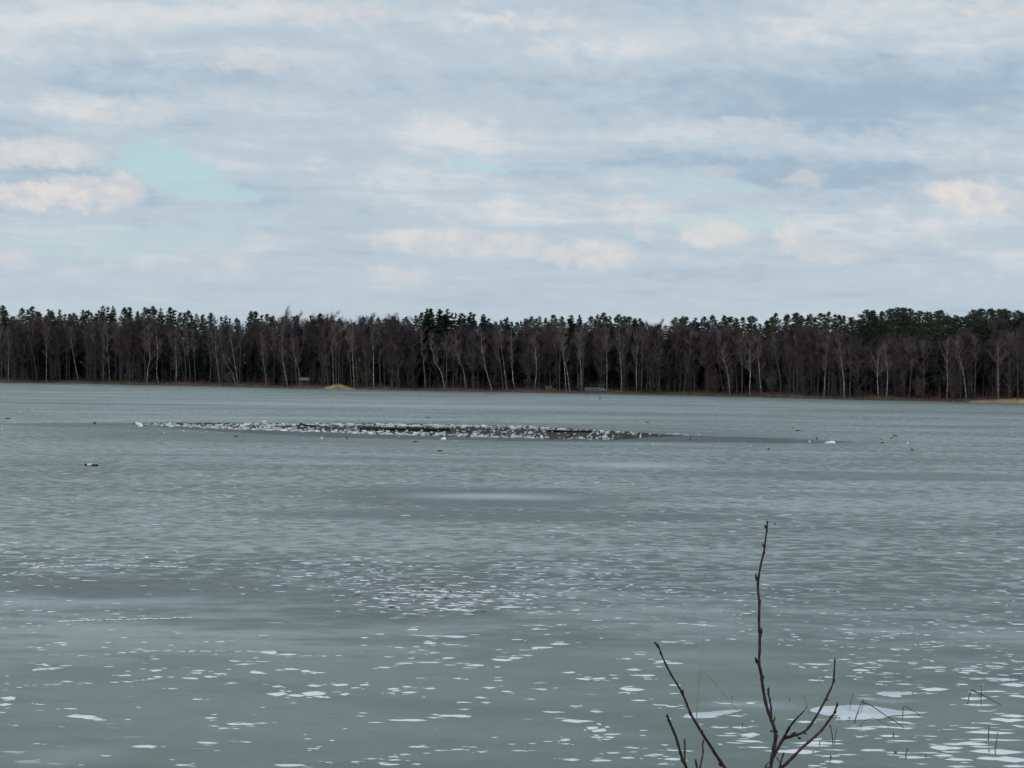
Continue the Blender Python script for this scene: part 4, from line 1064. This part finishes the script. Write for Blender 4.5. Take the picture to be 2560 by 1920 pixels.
# conifers among the bare trees, and bare crowns on the skyline
for (px, py, kd, off, lab) in [(640 + 920 * .2893, 740 + 400 * .2893, 's', 8, 'lower green spruce hanging behind trunks right of the tan reed clump'), (640 + 1070 * .2893, 740 + 375 * .2893, 'p', 9, 'lower green pine among bare crowns, well right of the tan reed clump'), (640 + 1730 * .2893, 740 + 270 * .2893, 'p', 14, 'olive-green pine just below the tall dark spruce foursome'),
                               (1280 + 1355 * .2893, 740 + 340 * .2893, 'd', 8, 'small dark spruce in the bare crowns below the skyline dip'), (1920 + 1487 * .2893, 740 + 385 * .2893, 'n', 8, 'small dark spruce in bare crowns below the broad pine domes'), (640 + 120 * .2893, 740 + 420 * .2893, 'd', 14, 'dark spruce half hidden behind trunks left of the open shelter'), (640 + 1170 * .2893, 740 + 440 * .2893, 'd', 12, 'dark spruce half hidden in bare trees below the dark spruce foursome')]:
    base = place(px, off); H = at(px, py, base.y).z - base.z; sc = H / 20.0
    me2 = {'p': protoP, 's': protoS, 'd': protoD, 'n': protoN}[kd][0]
    root = empty('spruce_tree' if kd in 'sdn' else 'pine_tree', base, lab, 'spruce' if kd in 'sdn' else 'pine', None, U(0, 6), (sc * 1.2, sc * 1.2, sc))
    for nm, me in zip(('trunk', 'crown'), me2): link(nm, me, root)
for (px, py, lab) in [(702, 788, 'wispy bare tree top breaking the skyline left of the lone dark spruce'), (748, 794, 'rounded bare tree top on the skyline next to the lone dark spruce'), (819, 793, 'wispy bare tree top just right of the lone dark spruce'), (1037, 800, 'wispy bare tree top just left of the tall spruce foursome'), (2490, 812, 'tall pale bare tree against the broad dark pines at right')]:
    base = place(px, U(20, 28)); H = at(px, py, base.y).z - base.z; sc = H / 15.0
    root = empty('bare_tree', base, lab, 'bare tree', 'bare tops on the skyline', U(0, 6), (sc * 1.1, sc * 1.1, sc))
    for nm, me in zip(('trunk', 'limbs', 'crown'), random.choice(protoB)): link(nm, me, root)


# the rest of the wood behind: one mass
def mass(parts, spots):
    out = []
    for (p, rz, sh, sv) in spots:
        T = random.choice(parts); c_, s_ = math.cos(rz), math.sin(rz)
        Rm = np.array([[c_ * sh, -s_ * sh, 0], [s_ * sh, c_ * sh, 0], [0, 0, sv]])
        out.append(T.reshape(-1, 3) @ Rm.T + np.array([p.x, p.y, p.z]))
    return np.concatenate(out)


lite = [make_bare(15.0, 50 + i, ntw=1000, nl=26, wid=.065, lo=(.10, .2, .32, .14)[i], crown=2.3) for i in range(4)]
spots = []
for i in range(620):
    px = U(-420, 2980); p = place(px, U(12, 55)); H = (canopy_z(px, p.y) - p.z) * U(.84, 1.02); spots.append((p, U(0, 6.28), H / 15 * 1.1, H / 15))
tag(link('distant_wood', tri_mesh('distant_wood', mass([l[2] for l in lite], spots), M_TWIG_FAR)), 'brown haze of bare twigs filling the wood behind the shore', 'wood', kind='stuff')
random.seed(99)
spots2 = [(p, a, b_, c_) for (p, a, b_, c_) in spots]
tag(link('distant_trunks', tri_mesh('distant_trunks', mass([l[0] for l in lite], spots2), M_BARK_FAR)), 'dim trunks standing deep in the lakeside wood', 'wood', kind='stuff')
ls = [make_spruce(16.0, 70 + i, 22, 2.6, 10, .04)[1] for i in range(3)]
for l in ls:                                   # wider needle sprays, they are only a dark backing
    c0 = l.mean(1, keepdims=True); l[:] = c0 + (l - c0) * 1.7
spots = []
srt = sorted(cl); CPX = [c_[0] for c_ in srt]; CPY = [c_[1] for c_ in srt]
for row, (d0, lo_, hi_) in enumerate(((22, .45, .8), (34, .55, .9), (48, .7, .98), (64, .8, 1.0))):
    for px in np.arange(-420, 2980, 24):
        px_ = px + U(-11, 11) + row * 6; p = place(px_, d0 + U(-5, 5)); H = (canopy_z(px_, p.y) - p.z) * U(lo_, hi_); spots.append((p, U(0, 6.28), H / 16 * 1.05, H / 16))
for px in np.arange(-420, 2980, 22):            # the lower skyline between the named conifers
    px_ = px + U(-9, 9); p = place(px_, U(50, 72)); ty = float(np.interp(px_, CPX, CPY)) + U(2, 11)
    H = at(px_, ty, p.y).z - p.z; spots.append((p, U(0, 6.28), H / 16 * 1.1, H / 16))
for px in np.arange(2130, 2960, 14):           # solid pine stand at right
    p = place(px, U(45, 70)); H = at(px, 805 + U(-6, 10), p.y).z - p.z; spots.append((p, U(0, 6.28), H / 16 * 1.3, H / 16))
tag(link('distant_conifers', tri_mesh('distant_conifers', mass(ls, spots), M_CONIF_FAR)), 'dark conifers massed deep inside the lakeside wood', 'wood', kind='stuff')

# ------------------------------------------------------------------ shore plants
def blades(name, n, fpx, foff, h0, h1, wid, mat, label, cat, lean=.25, onice=False):
    st, di, le = [], [], []
    for _ in range(n):
        px = fpx(); i_ = min(max(px, -600), 3200); x = float(np.interp(i_, PLX, PLV)); Y = float(np.interp(x, PSX, PSY)) + foff(px)
        x *= Y / (Y - 0.0); z = terr(x, Y); z = max(z, 0.0) - .03
        st.append((x, Y, z)); di.append((U(-lean, lean), U(-lean, lean), 1)); le.append(U(h0, h1) if not callable(h1) else h1(px) * U(.55, 1.05))
    T = twigs(np.array(st), unit(np.array(di)), np.array(le), wid, 0.0, .02)
    return tag(link(name, tri_mesh(name, T, mat)), label, cat, kind='stuff')


PLX = np.arange(-620, 3230, 10.0); _pp = [place(a, 0.0) for a in PLX]; PLV = np.array([p.x for p in _pp]); PSX = PLV; PSY = np.array([p.y for p in _pp])
blades('shore_grass', 9000, lambda: U(-250, 2800), lambda x: abs(G(0, 1.6)) - .1, .12, .5, .05, M_DRYGRASS, 'brown dead grass along the far water line', 'grass', .5)
blades('shore_grass_pale', 1500, lambda: random.choice([G(190, 50), G(900, 60), U(0, 2500), G(1000, 120)]), lambda x: abs(G(0, .8)) - .2, .12, .4, .05, simple('pale_dead_grass', (.27, .205, .14), .9, .3, .5, obj=False), 'pale dead grass tufts along the far water line', 'grass', .5)
blades('shore_brushwood', 7000, lambda: U(-250, 2800), lambda x: abs(G(3, 3)) + .5, .5, 1.8, .045, M_BRUSH, 'tangled brown brushwood under the shore trees', 'brushwood', .7)
blades('wood_undergrowth', 9000, lambda: U(-250, 2800), lambda x: U(8, 50), 1.0, 4.0, .09, M_BRUSH, 'dark undergrowth between the trunks of the lakeside wood', 'undergrowth', .6)
blades('reed_clump', 1700, lambda: G(846, 20), lambda x: U(-1.0, 1.2), .3, lambda px: 1.25 * math.exp(-((px - 846) / 30) ** 2) + .25, .05, M_REEDBED, 'tan dry reed clump at the far water line right of the shelter', 'reeds', .22, True)
blades('reed_bed', 5200, lambda: 2420 + abs(U(0, 1)) ** .75 * 330, lambda x: U(-3.2, .4) - max(0, x - 2560) * .01, .3, lambda px: .35 + .95 * min(1, max(0, (px - 2410) / 120)), .05, M_REEDBED, 'golden dry reed bed on the far shore at the right edge', 'reeds', .15, True)
for (px, w, h, lab) in [(1280 + 1760 * .2893, 2.6, 5.8, 'olive willow bush between trunks right of the grey shed'), (1920 + 40 * .2893, 2.6, 5.5, 'olive willow bush left of a bright leaning birch, mid right'), (1920 + 1320 * .2893, 2.2, 5.0, 'round olive willow bush below the broad pine dome'), (1920 + 1600 * .2893, 2.6, 7.0, 'tall brownish willow bush left of the golden reed bed'), (640 + 950 * .2893, 2.4, 5.2, 'brown willow bush right of the tan reed clump'), (1990 * .2893, 1.8, 3.4, 'small brown willow bush at the foot of two leaning birches')]:
    p = place(px, 5.0); root = empty('willow_bush', p, lab, 'bush', 'willow bushes on the far shore')
    st, A, Dd = [], [], []
    for k in range(16):
        an = U(0, 6.28); e = U(.1, .55); d = np.array([math.cos(an) * math.sin(e), math.sin(an) * math.sin(e), math.cos(e)]); L = h * U(.6, .95)
        p1 = d * L * .5; p2 = d * L + np.array([0, 0, .2]); st += tube_tris([(0, 0, -.1), p1, p2], [.035, .025, .01], 3)
        for q_ in np.linspace(.3, 1, 9): A.append(p2 * q_); Dd.append(d)
    A, Dd = np.array(A), np.array(Dd); ii = RNG.integers(0, len(A), 900)
    link('stems', tri_mesh('stems', st, M_WILLOW), root)
    link('crown', tri_mesh('crown', twigs(A[ii] + RNG.normal(0, .25, (900, 3)), Dd[ii], RNG.uniform(.4, .9, 900), .045, .2, .6), M_WILLOW), root)

# ------------------------------------------------------------------ reeds frozen into the near ice
zc_ = lambda l: [(2000 + a * .2532, 1650 + b_ * .2532) for a, b_ in l]
z8 = lambda l: [(1600 + a * .38585, 1280 + b_ * .38585) for a, b_ in l]
REEDS = [
    ([zc_([(480,592),(490,530),(500,470),(528,330)]), zc_([(478,568),(496,569)])], .007, 0, 'slender straight reed leaning right out of the largest puddle'),
    ([zc_([(515,683),(540,600),(565,525),(607,415),(628,395)]), zc_([(607,415),(690,440),(840,545),(960,620),(1028,670)])], .009, 0, 'tall bent reed folded into a wide triangle over the largest puddle'),
    ([zc_([(606,668),(598,645),(612,620),(650,593),(732,574),(800,610),(880,657)])], .006, 0, 'low arching thin reed under the wide triangle reed'),
    ([zc_([(1013,572),(1017,510),(1020,455),(1035,456),(1110,500),(1165,530),(1190,562)])], .008, 0, 'bent reed with its tip touching the ice, right of the largest puddle'),
    ([zc_([(1113,343),(1113,317),(1160,322),(1245,334)])], .007, 0, 'low hooked reed lying flat on the far right puddle'),
    ([zc_([(1648,442),(1670,360),(1692,292),(1740,330),(1790,366)]), zc_([(1692,292),(1800,345),(1880,390),(1980,443)])], .009, 0, 'thick bent reed with two folded blades near the right edge'),
    ([zc_([(1789,455),(1790,240)])], .006, 0, 'straight upright reed crossing the two folded blades'),
    ([zc_([(1858,797),(1861,730),(1868,655)])], .010, 0, 'stout short reed stub at lower right, left of a taller thin one'),
    ([zc_([(1937,998),(1925,880),(1940,790),(1953,710)])], .007, 0, 'tall thin crooked reed at the lower right edge'),
    ([zc_([(1868,908),(1868,884)])], .012, 0, 'tiny reed stump in the wide lower right puddle'),
    ([zc_([(922,764),(922,715)])], .010, 0, 'short dark reed stub in an oval puddle, below the triangle reed'),
    ([zc_([(1046,974),(1045,935),(1063,868)])], .010, 0, 'short kinked reed stub near the bottom, in a long puddle'),
    ([zc_([(1243,972),(1243,920)])], .008, 0, 'short straight reed stub right of the kinked one'),
    ([zc_([(935,925),(938,905),(955,913)])], .013, 0, 'dark stubby reed bit left of the kinked stub'),
    ([zc_([(303,962),(303,946)])], .013, 0, 'tiny reed stump in a narrow puddle under the red branch'),
    ([zc_([(295,1018),(295,988)])], .007, 0, 'thin reed stub in the oval puddle near the bottom edge'),
    ([zc_([(327,830),(318,740),(295,635)])], .010, 0, 'dark reed leaning left, left stalk of a pair beside the red branch'),
    ([zc_([(340,832),(345,770),(363,675)])], .007, 0, 'thin reed leaning right, right stalk of a pair beside the red branch'),
    ([zc_([(195,830),(195,803)])], .009, 0, 'short reed stump left of the leaning pair'),
    ([zc_([(132,917),(132,899)])], .013, 0, 'tiny dark stump in a long puddle behind the red branch'),
    ([zc_([(300,577),(303,548),(340,551),(378,553)])], .009, 0, 'low hooked dark reed at the tip of the red branch'),
    ([zc_([(394,602),(394,560)])], .006, 0, 'thin reed stub at the near edge of the largest puddle'),
    ([zc_([(2085,240),(2080,205),(2090,158),(2180,162)])], .006, 0, 'hooked thin reed at the far right edge, above the folded blades'),
    ([z8([(363,1337),(370,1230),(385,1040),(400,880),(416,785)])], .004, 1, 'tall thin upright reed behind the left branch'),
    ([z8([(366,1333),(378,1150),(398,1013),(450,1070),(560,1200),(664,1318)])], .006, 1, 'pale bent reed folded beside the tall thin one'),
    ([z8([(888,1495),(960,1340),(1010,1250),(1060,1183),(1080,1250),(1106,1350)])], .005, 1, 'very thin pale bent reed between the stem and the right branches'),
    ([z8([(662,1400),(667,1365)])], .006, 0, 'short thin reed stub left of the main stem'),
    ([z8([(595,1217),(597,1188)])], .006, 0, 'tiny reed stub far behind the left branch'),
    ([z8([(969,1228),(970,1198)])], .007, 0, 'tiny reed stub right of the main stem'),
]
for (lines, r, pale, lab) in REEDS:
    base = ice(*lines[0][0]); m = MB()
    for li, l in enumerate(lines):
        pend = ice(*l[-1]); pts = []
        y_end = base.y if (pend.y - base.y) ** 2 > 36 or pend.y < 25 else pend.y
        if len(l) < 4 and li == 0: y_end = base.y + U(-.15, .15)
        for j, a in enumerate(l):
            p = at(a[0], a[1], base.y + (y_end - base.y) * j / (len(l) - 1)) - base
            pts.append((p.x, p.y, max(p.z, .004)))
        if li == 0: pts[0] = (pts[0][0], pts[0][1], -.05)
        m.tube(pts, [r * (1 - .35 * j / len(pts)) for j in range(len(pts))], 5)
    tag(link('reed_stalk', m.mesh('reed_stalk', M_REEDPALE if pale else M_REED), None, base), lab, 'reed', 'reeds frozen in the near ice')

# ------------------------------------------------------------------ the bare shrub in front
YS = 3.2; PXM = YS / F
sbase = Vector((at(1850, 1900, YS).x, YS, bank_z(at(1850, 1900, YS).x, YS) - .05))
shrub = empty('bare_shrub', sbase, 'bare dark-red shrub with buds rising at the bottom right of the view', 'shrub')


def smooth_path(pts, n=4):
    out = []
    for i in range(len(pts) - 1):
        p0, p1, p2, p3 = pts[max(i - 1, 0)], pts[i], pts[i + 1], pts[min(i + 2, len(pts) - 1)]
        for k in range(n):
            t_ = k / n
            out.append(.5 * ((2 * p1) + (p2 - p0) * t_ + (2 * p0 - 5 * p1 + 4 * p2 - p3) * t_ ** 2 + (3 * p1 - p0 - 3 * p2 + p3) * t_ ** 3))
    out.append(pts[-1]); return out


def bud(parent, px, py, w, h, ang, Y, name='bud'):
    c0 = at(px, py, Y) - sbase; s = PXM * Y / YS
    m = MB(); d = Vector((math.sin(ang), random.uniform(-.2, .2), math.cos(ang))).normalized(); L = h * s
    m.tube([c0 - d * L * .55, c0 - d * L * .38, c0 - d * L * .05, c0 + d * L * .25, c0 + d * L * .45], [w * s * .22, w * s * .42, w * s * .5, w * s * .32, w * s * .05], 7)
    link(name, m.mesh(name, M_BUD, True), parent)


def branch(name, zpts, r0_, r1_, mat, y0=0.0, y1=0.0, down=None, buds=(), z=z8):
    l = z(zpts); k = len(l)
    pts = [at(a[0], a[1], YS + y0 + (y1 - y0) * i / (k - 1)) - sbase for i, a in enumerate(l)]
    if down is not None:            # carry the stem on below the picture to the root
        e_ = pts[0]; t0_ = (pts[1] - pts[0]).normalized(); r_ = Vector((down * .25, 0, 0)); L_ = (e_ - r_).length
        q1 = e_ - t0_ * L_ * .45
        pts = [r_ * (1 - q_) ** 2 + q1 * 2 * q_ * (1 - q_) + e_ * q_ * q_ for q_ in (0, .25, .5, .7, .85, .94, .98)] + pts
    full = smooth_path(pts, 4); n = len(full)
    rr = []
    for i in range(n):
        t_ = i / (n - 1)
        if down is not None: t_ = max(0.0, (i - 28) / (n - 29))
        rr.append((r0_ + (r1_ - r0_) * t_) * PXM * (1 + .12 * math.sin(i * 2.1) + U(-.10, .12)))
    if down is not None: rr[:24] = [max(r0_ * PXM * (1.0 + .02 * (24 - i)), rr[24]) for i in range(24)]
    m = MB(); m.tube(full, rr, 8)
    o = link(name, m.mesh(name, mat, True), shrub)
    for (bx_, by_, w, h, an) in buds:
        p = z([(bx_, by_)])[0]
        # depth of the nearest traced point
        j = min(range(k), key=lambda q_: abs(l[q_][0] - p[0]) + abs(l[q_][1] - p[1])); Yb = YS + y0 + (y1 - y0) * j / (k - 1)
        bud(o, p[0], p[1], w * .386, h * .386, an, Yb)
    return o


branch('main_stem', [(845,1670),(860,1560),(878,1470),(870,1400),(845,1335),(815,1240),(795,1130),(785,1050),(771,980),(775,900),(775,800),(771,700),(773,600),(764,500),(768,430),(781,350),(795,290),(806,240),(813,180),(821,120),(826,62)], 5.0, 1.9, M_STEM, 0, -.03, 0.0,
       [(752,418,17,48,-.15),(763,455,16,30,-.2),(778,578,15,32,.1),(788,768,16,40,.05),(783,800,13,36,.15),(752,958,18,46,-.25),(767,988,16,28,-.3),(797,1072,17,40,.15),(800,215,14,30,-.2),(806,262,14,22,.2),(812,92,15,26,-.2),(823,118,15,24,.3),(826,64,15,20,.2),(818,145,14,20,.2),(872,1340,12,36,.2),(850,1418,13,26,-.9),(888,1426,12,30,.5),(890,1450,12,20,.6)])
branch('twig', [(852,1335),(848,1260),(838,1210),(832,1150)], 2.6, 1.8, M_STEM, -.005, -.012, None, [(832,1150,18,36,0),(829,1178,13,20,-.3),(845,1215,11,20,.3)])
branch('side_branch', [(862,1590),(897,1525),(930,1470),(975,1455),(1020,1442),(1070,1420),(1120,1358),(1178,1260),(1220,1178),(1250,1110),(1258,1040),(1263,960)], 4.8, 2.2, M_STEM, 0, .06, None,
       [(1263,962,15,30,.05),(1260,985,13,20,-.2),(1258,1090,15,34,.1),(1212,1217,12,22,1.3),(1112,1375,17,26,.9),(1036,1465,16,24,1.4),(1075,1437,10,20,1.7),(1195,1228,14,26,.3),(1150,1310,14,26,.4)])
branch('twig', [(968,1456),(985,1440),(1003,1428)], 2.0, 2.2, M_STEM, .01, .02, None, [(1003,1430,12,22,.7)])
branch('twig', [(1003,1446),(1020,1455),(1034,1464)], 1.4, 1.4, M_STEM, .02, .01)
branch('side_branch', [(930,1470),(965,1400),(1010,1342),(1050,1302),(1082,1262)], 3.8, .8, M_STEM, .01, -.03, None, [(965,1398,16,34,.4),(1045,1308,12,30,.7),(1022,1330,12,24,.6)])
branch('red_branch', [(905,1672),(925,1652),(980,1598),(1060,1518),(1120,1468),(1180,1408),(1220,1355),(1255,1308),(1270,1270),(1278,1240)], 4.6, 1.8, M_STEMRED, .04, -.02, .03,
       [(1278,1246,16,34,.1),(1268,1295,12,24,.3),(1082,1496,12,34,.2),(1183,1410,15,34,.6),(1230,1330,12,22,-.1),(960,1616,12,30,.3),(905,1650,13,30,.1)])
branch('twig', [(885,1590),(905,1620),(915,1640),(930,1665)], 1.2, 1.4, M_STEMRED, .0, .03)
branch('twig', [(905,1655),(915,1610),(930,1565)], 2.0, 1.6, M_STEM, .03, .02, None, [(930,1568,13,24,.2)])
branch('twig', [(868,1590),(840,1620),(815,1642),(830,1655),(850,1658)], 1.2, 1.4, M_STEM, .0, -.02, None, [(816,1645,14,26,.2)])
branch('left_stem', [(560,1676),(548,1655),(490,1570),(440,1490),(400,1430),(360,1362),(325,1300),(290,1210),(250,1130),(200,1050),(150,950),(120,872),(98,845)], 4.3, 1.9, M_STEM, .05, -.02, -.10,
       [(278,1168,17,50,.0),(322,1302,17,34,-.4),(405,1425,13,40,-.2),(480,1545,15,44,-.15),(517,1636,16,34,-.8),(112,866,15,30,-.4),(98,848,14,22,-.6),(132,915,13,22,-.4),(188,1028,12,20,-.4)])
branch('left_stem', [(310,1676),(300,1655),(268,1580),(240,1480),(205,1390),(182,1335),(175,1315)], 4.2, 2.6, M_STEM, .02, 0, -.19, [(176,1320,18,28,-.2),(182,1345,15,22,.1),(236,1465,19,44,-.05),(268,1602,16,36,-.3),(195,1372,14,24,-.2),(243,1500,18,30,-.2)])
branch('twig', [(291,1640),(289,1560),(291,1520),(288,1478)], 2.4, 2.2, M_STEM, .02, .03, None, [(289,1482,14,30,.1),(290,1552,14,24,.1),(291,1476,12,16,.8)])
branch('left_stem', [(385,1680),(395,1625),(408,1560),(405,1510),(415,1470)], 2.8, 2.0, M_STEMRED, .03, .04, -.16, [(412,1482,13,26,.1),(405,1515,13,22,-.3),(390,1650,15,36,-.05),(408,1545,13,20,.2)])
branch('left_stem', [(375,1690),(368,1650),(360,1608)], 3.2, 2.6, M_STEM, .03, .03, -.165, [(361,1612,15,30,.0),(366,1640,14,24,-.1)])
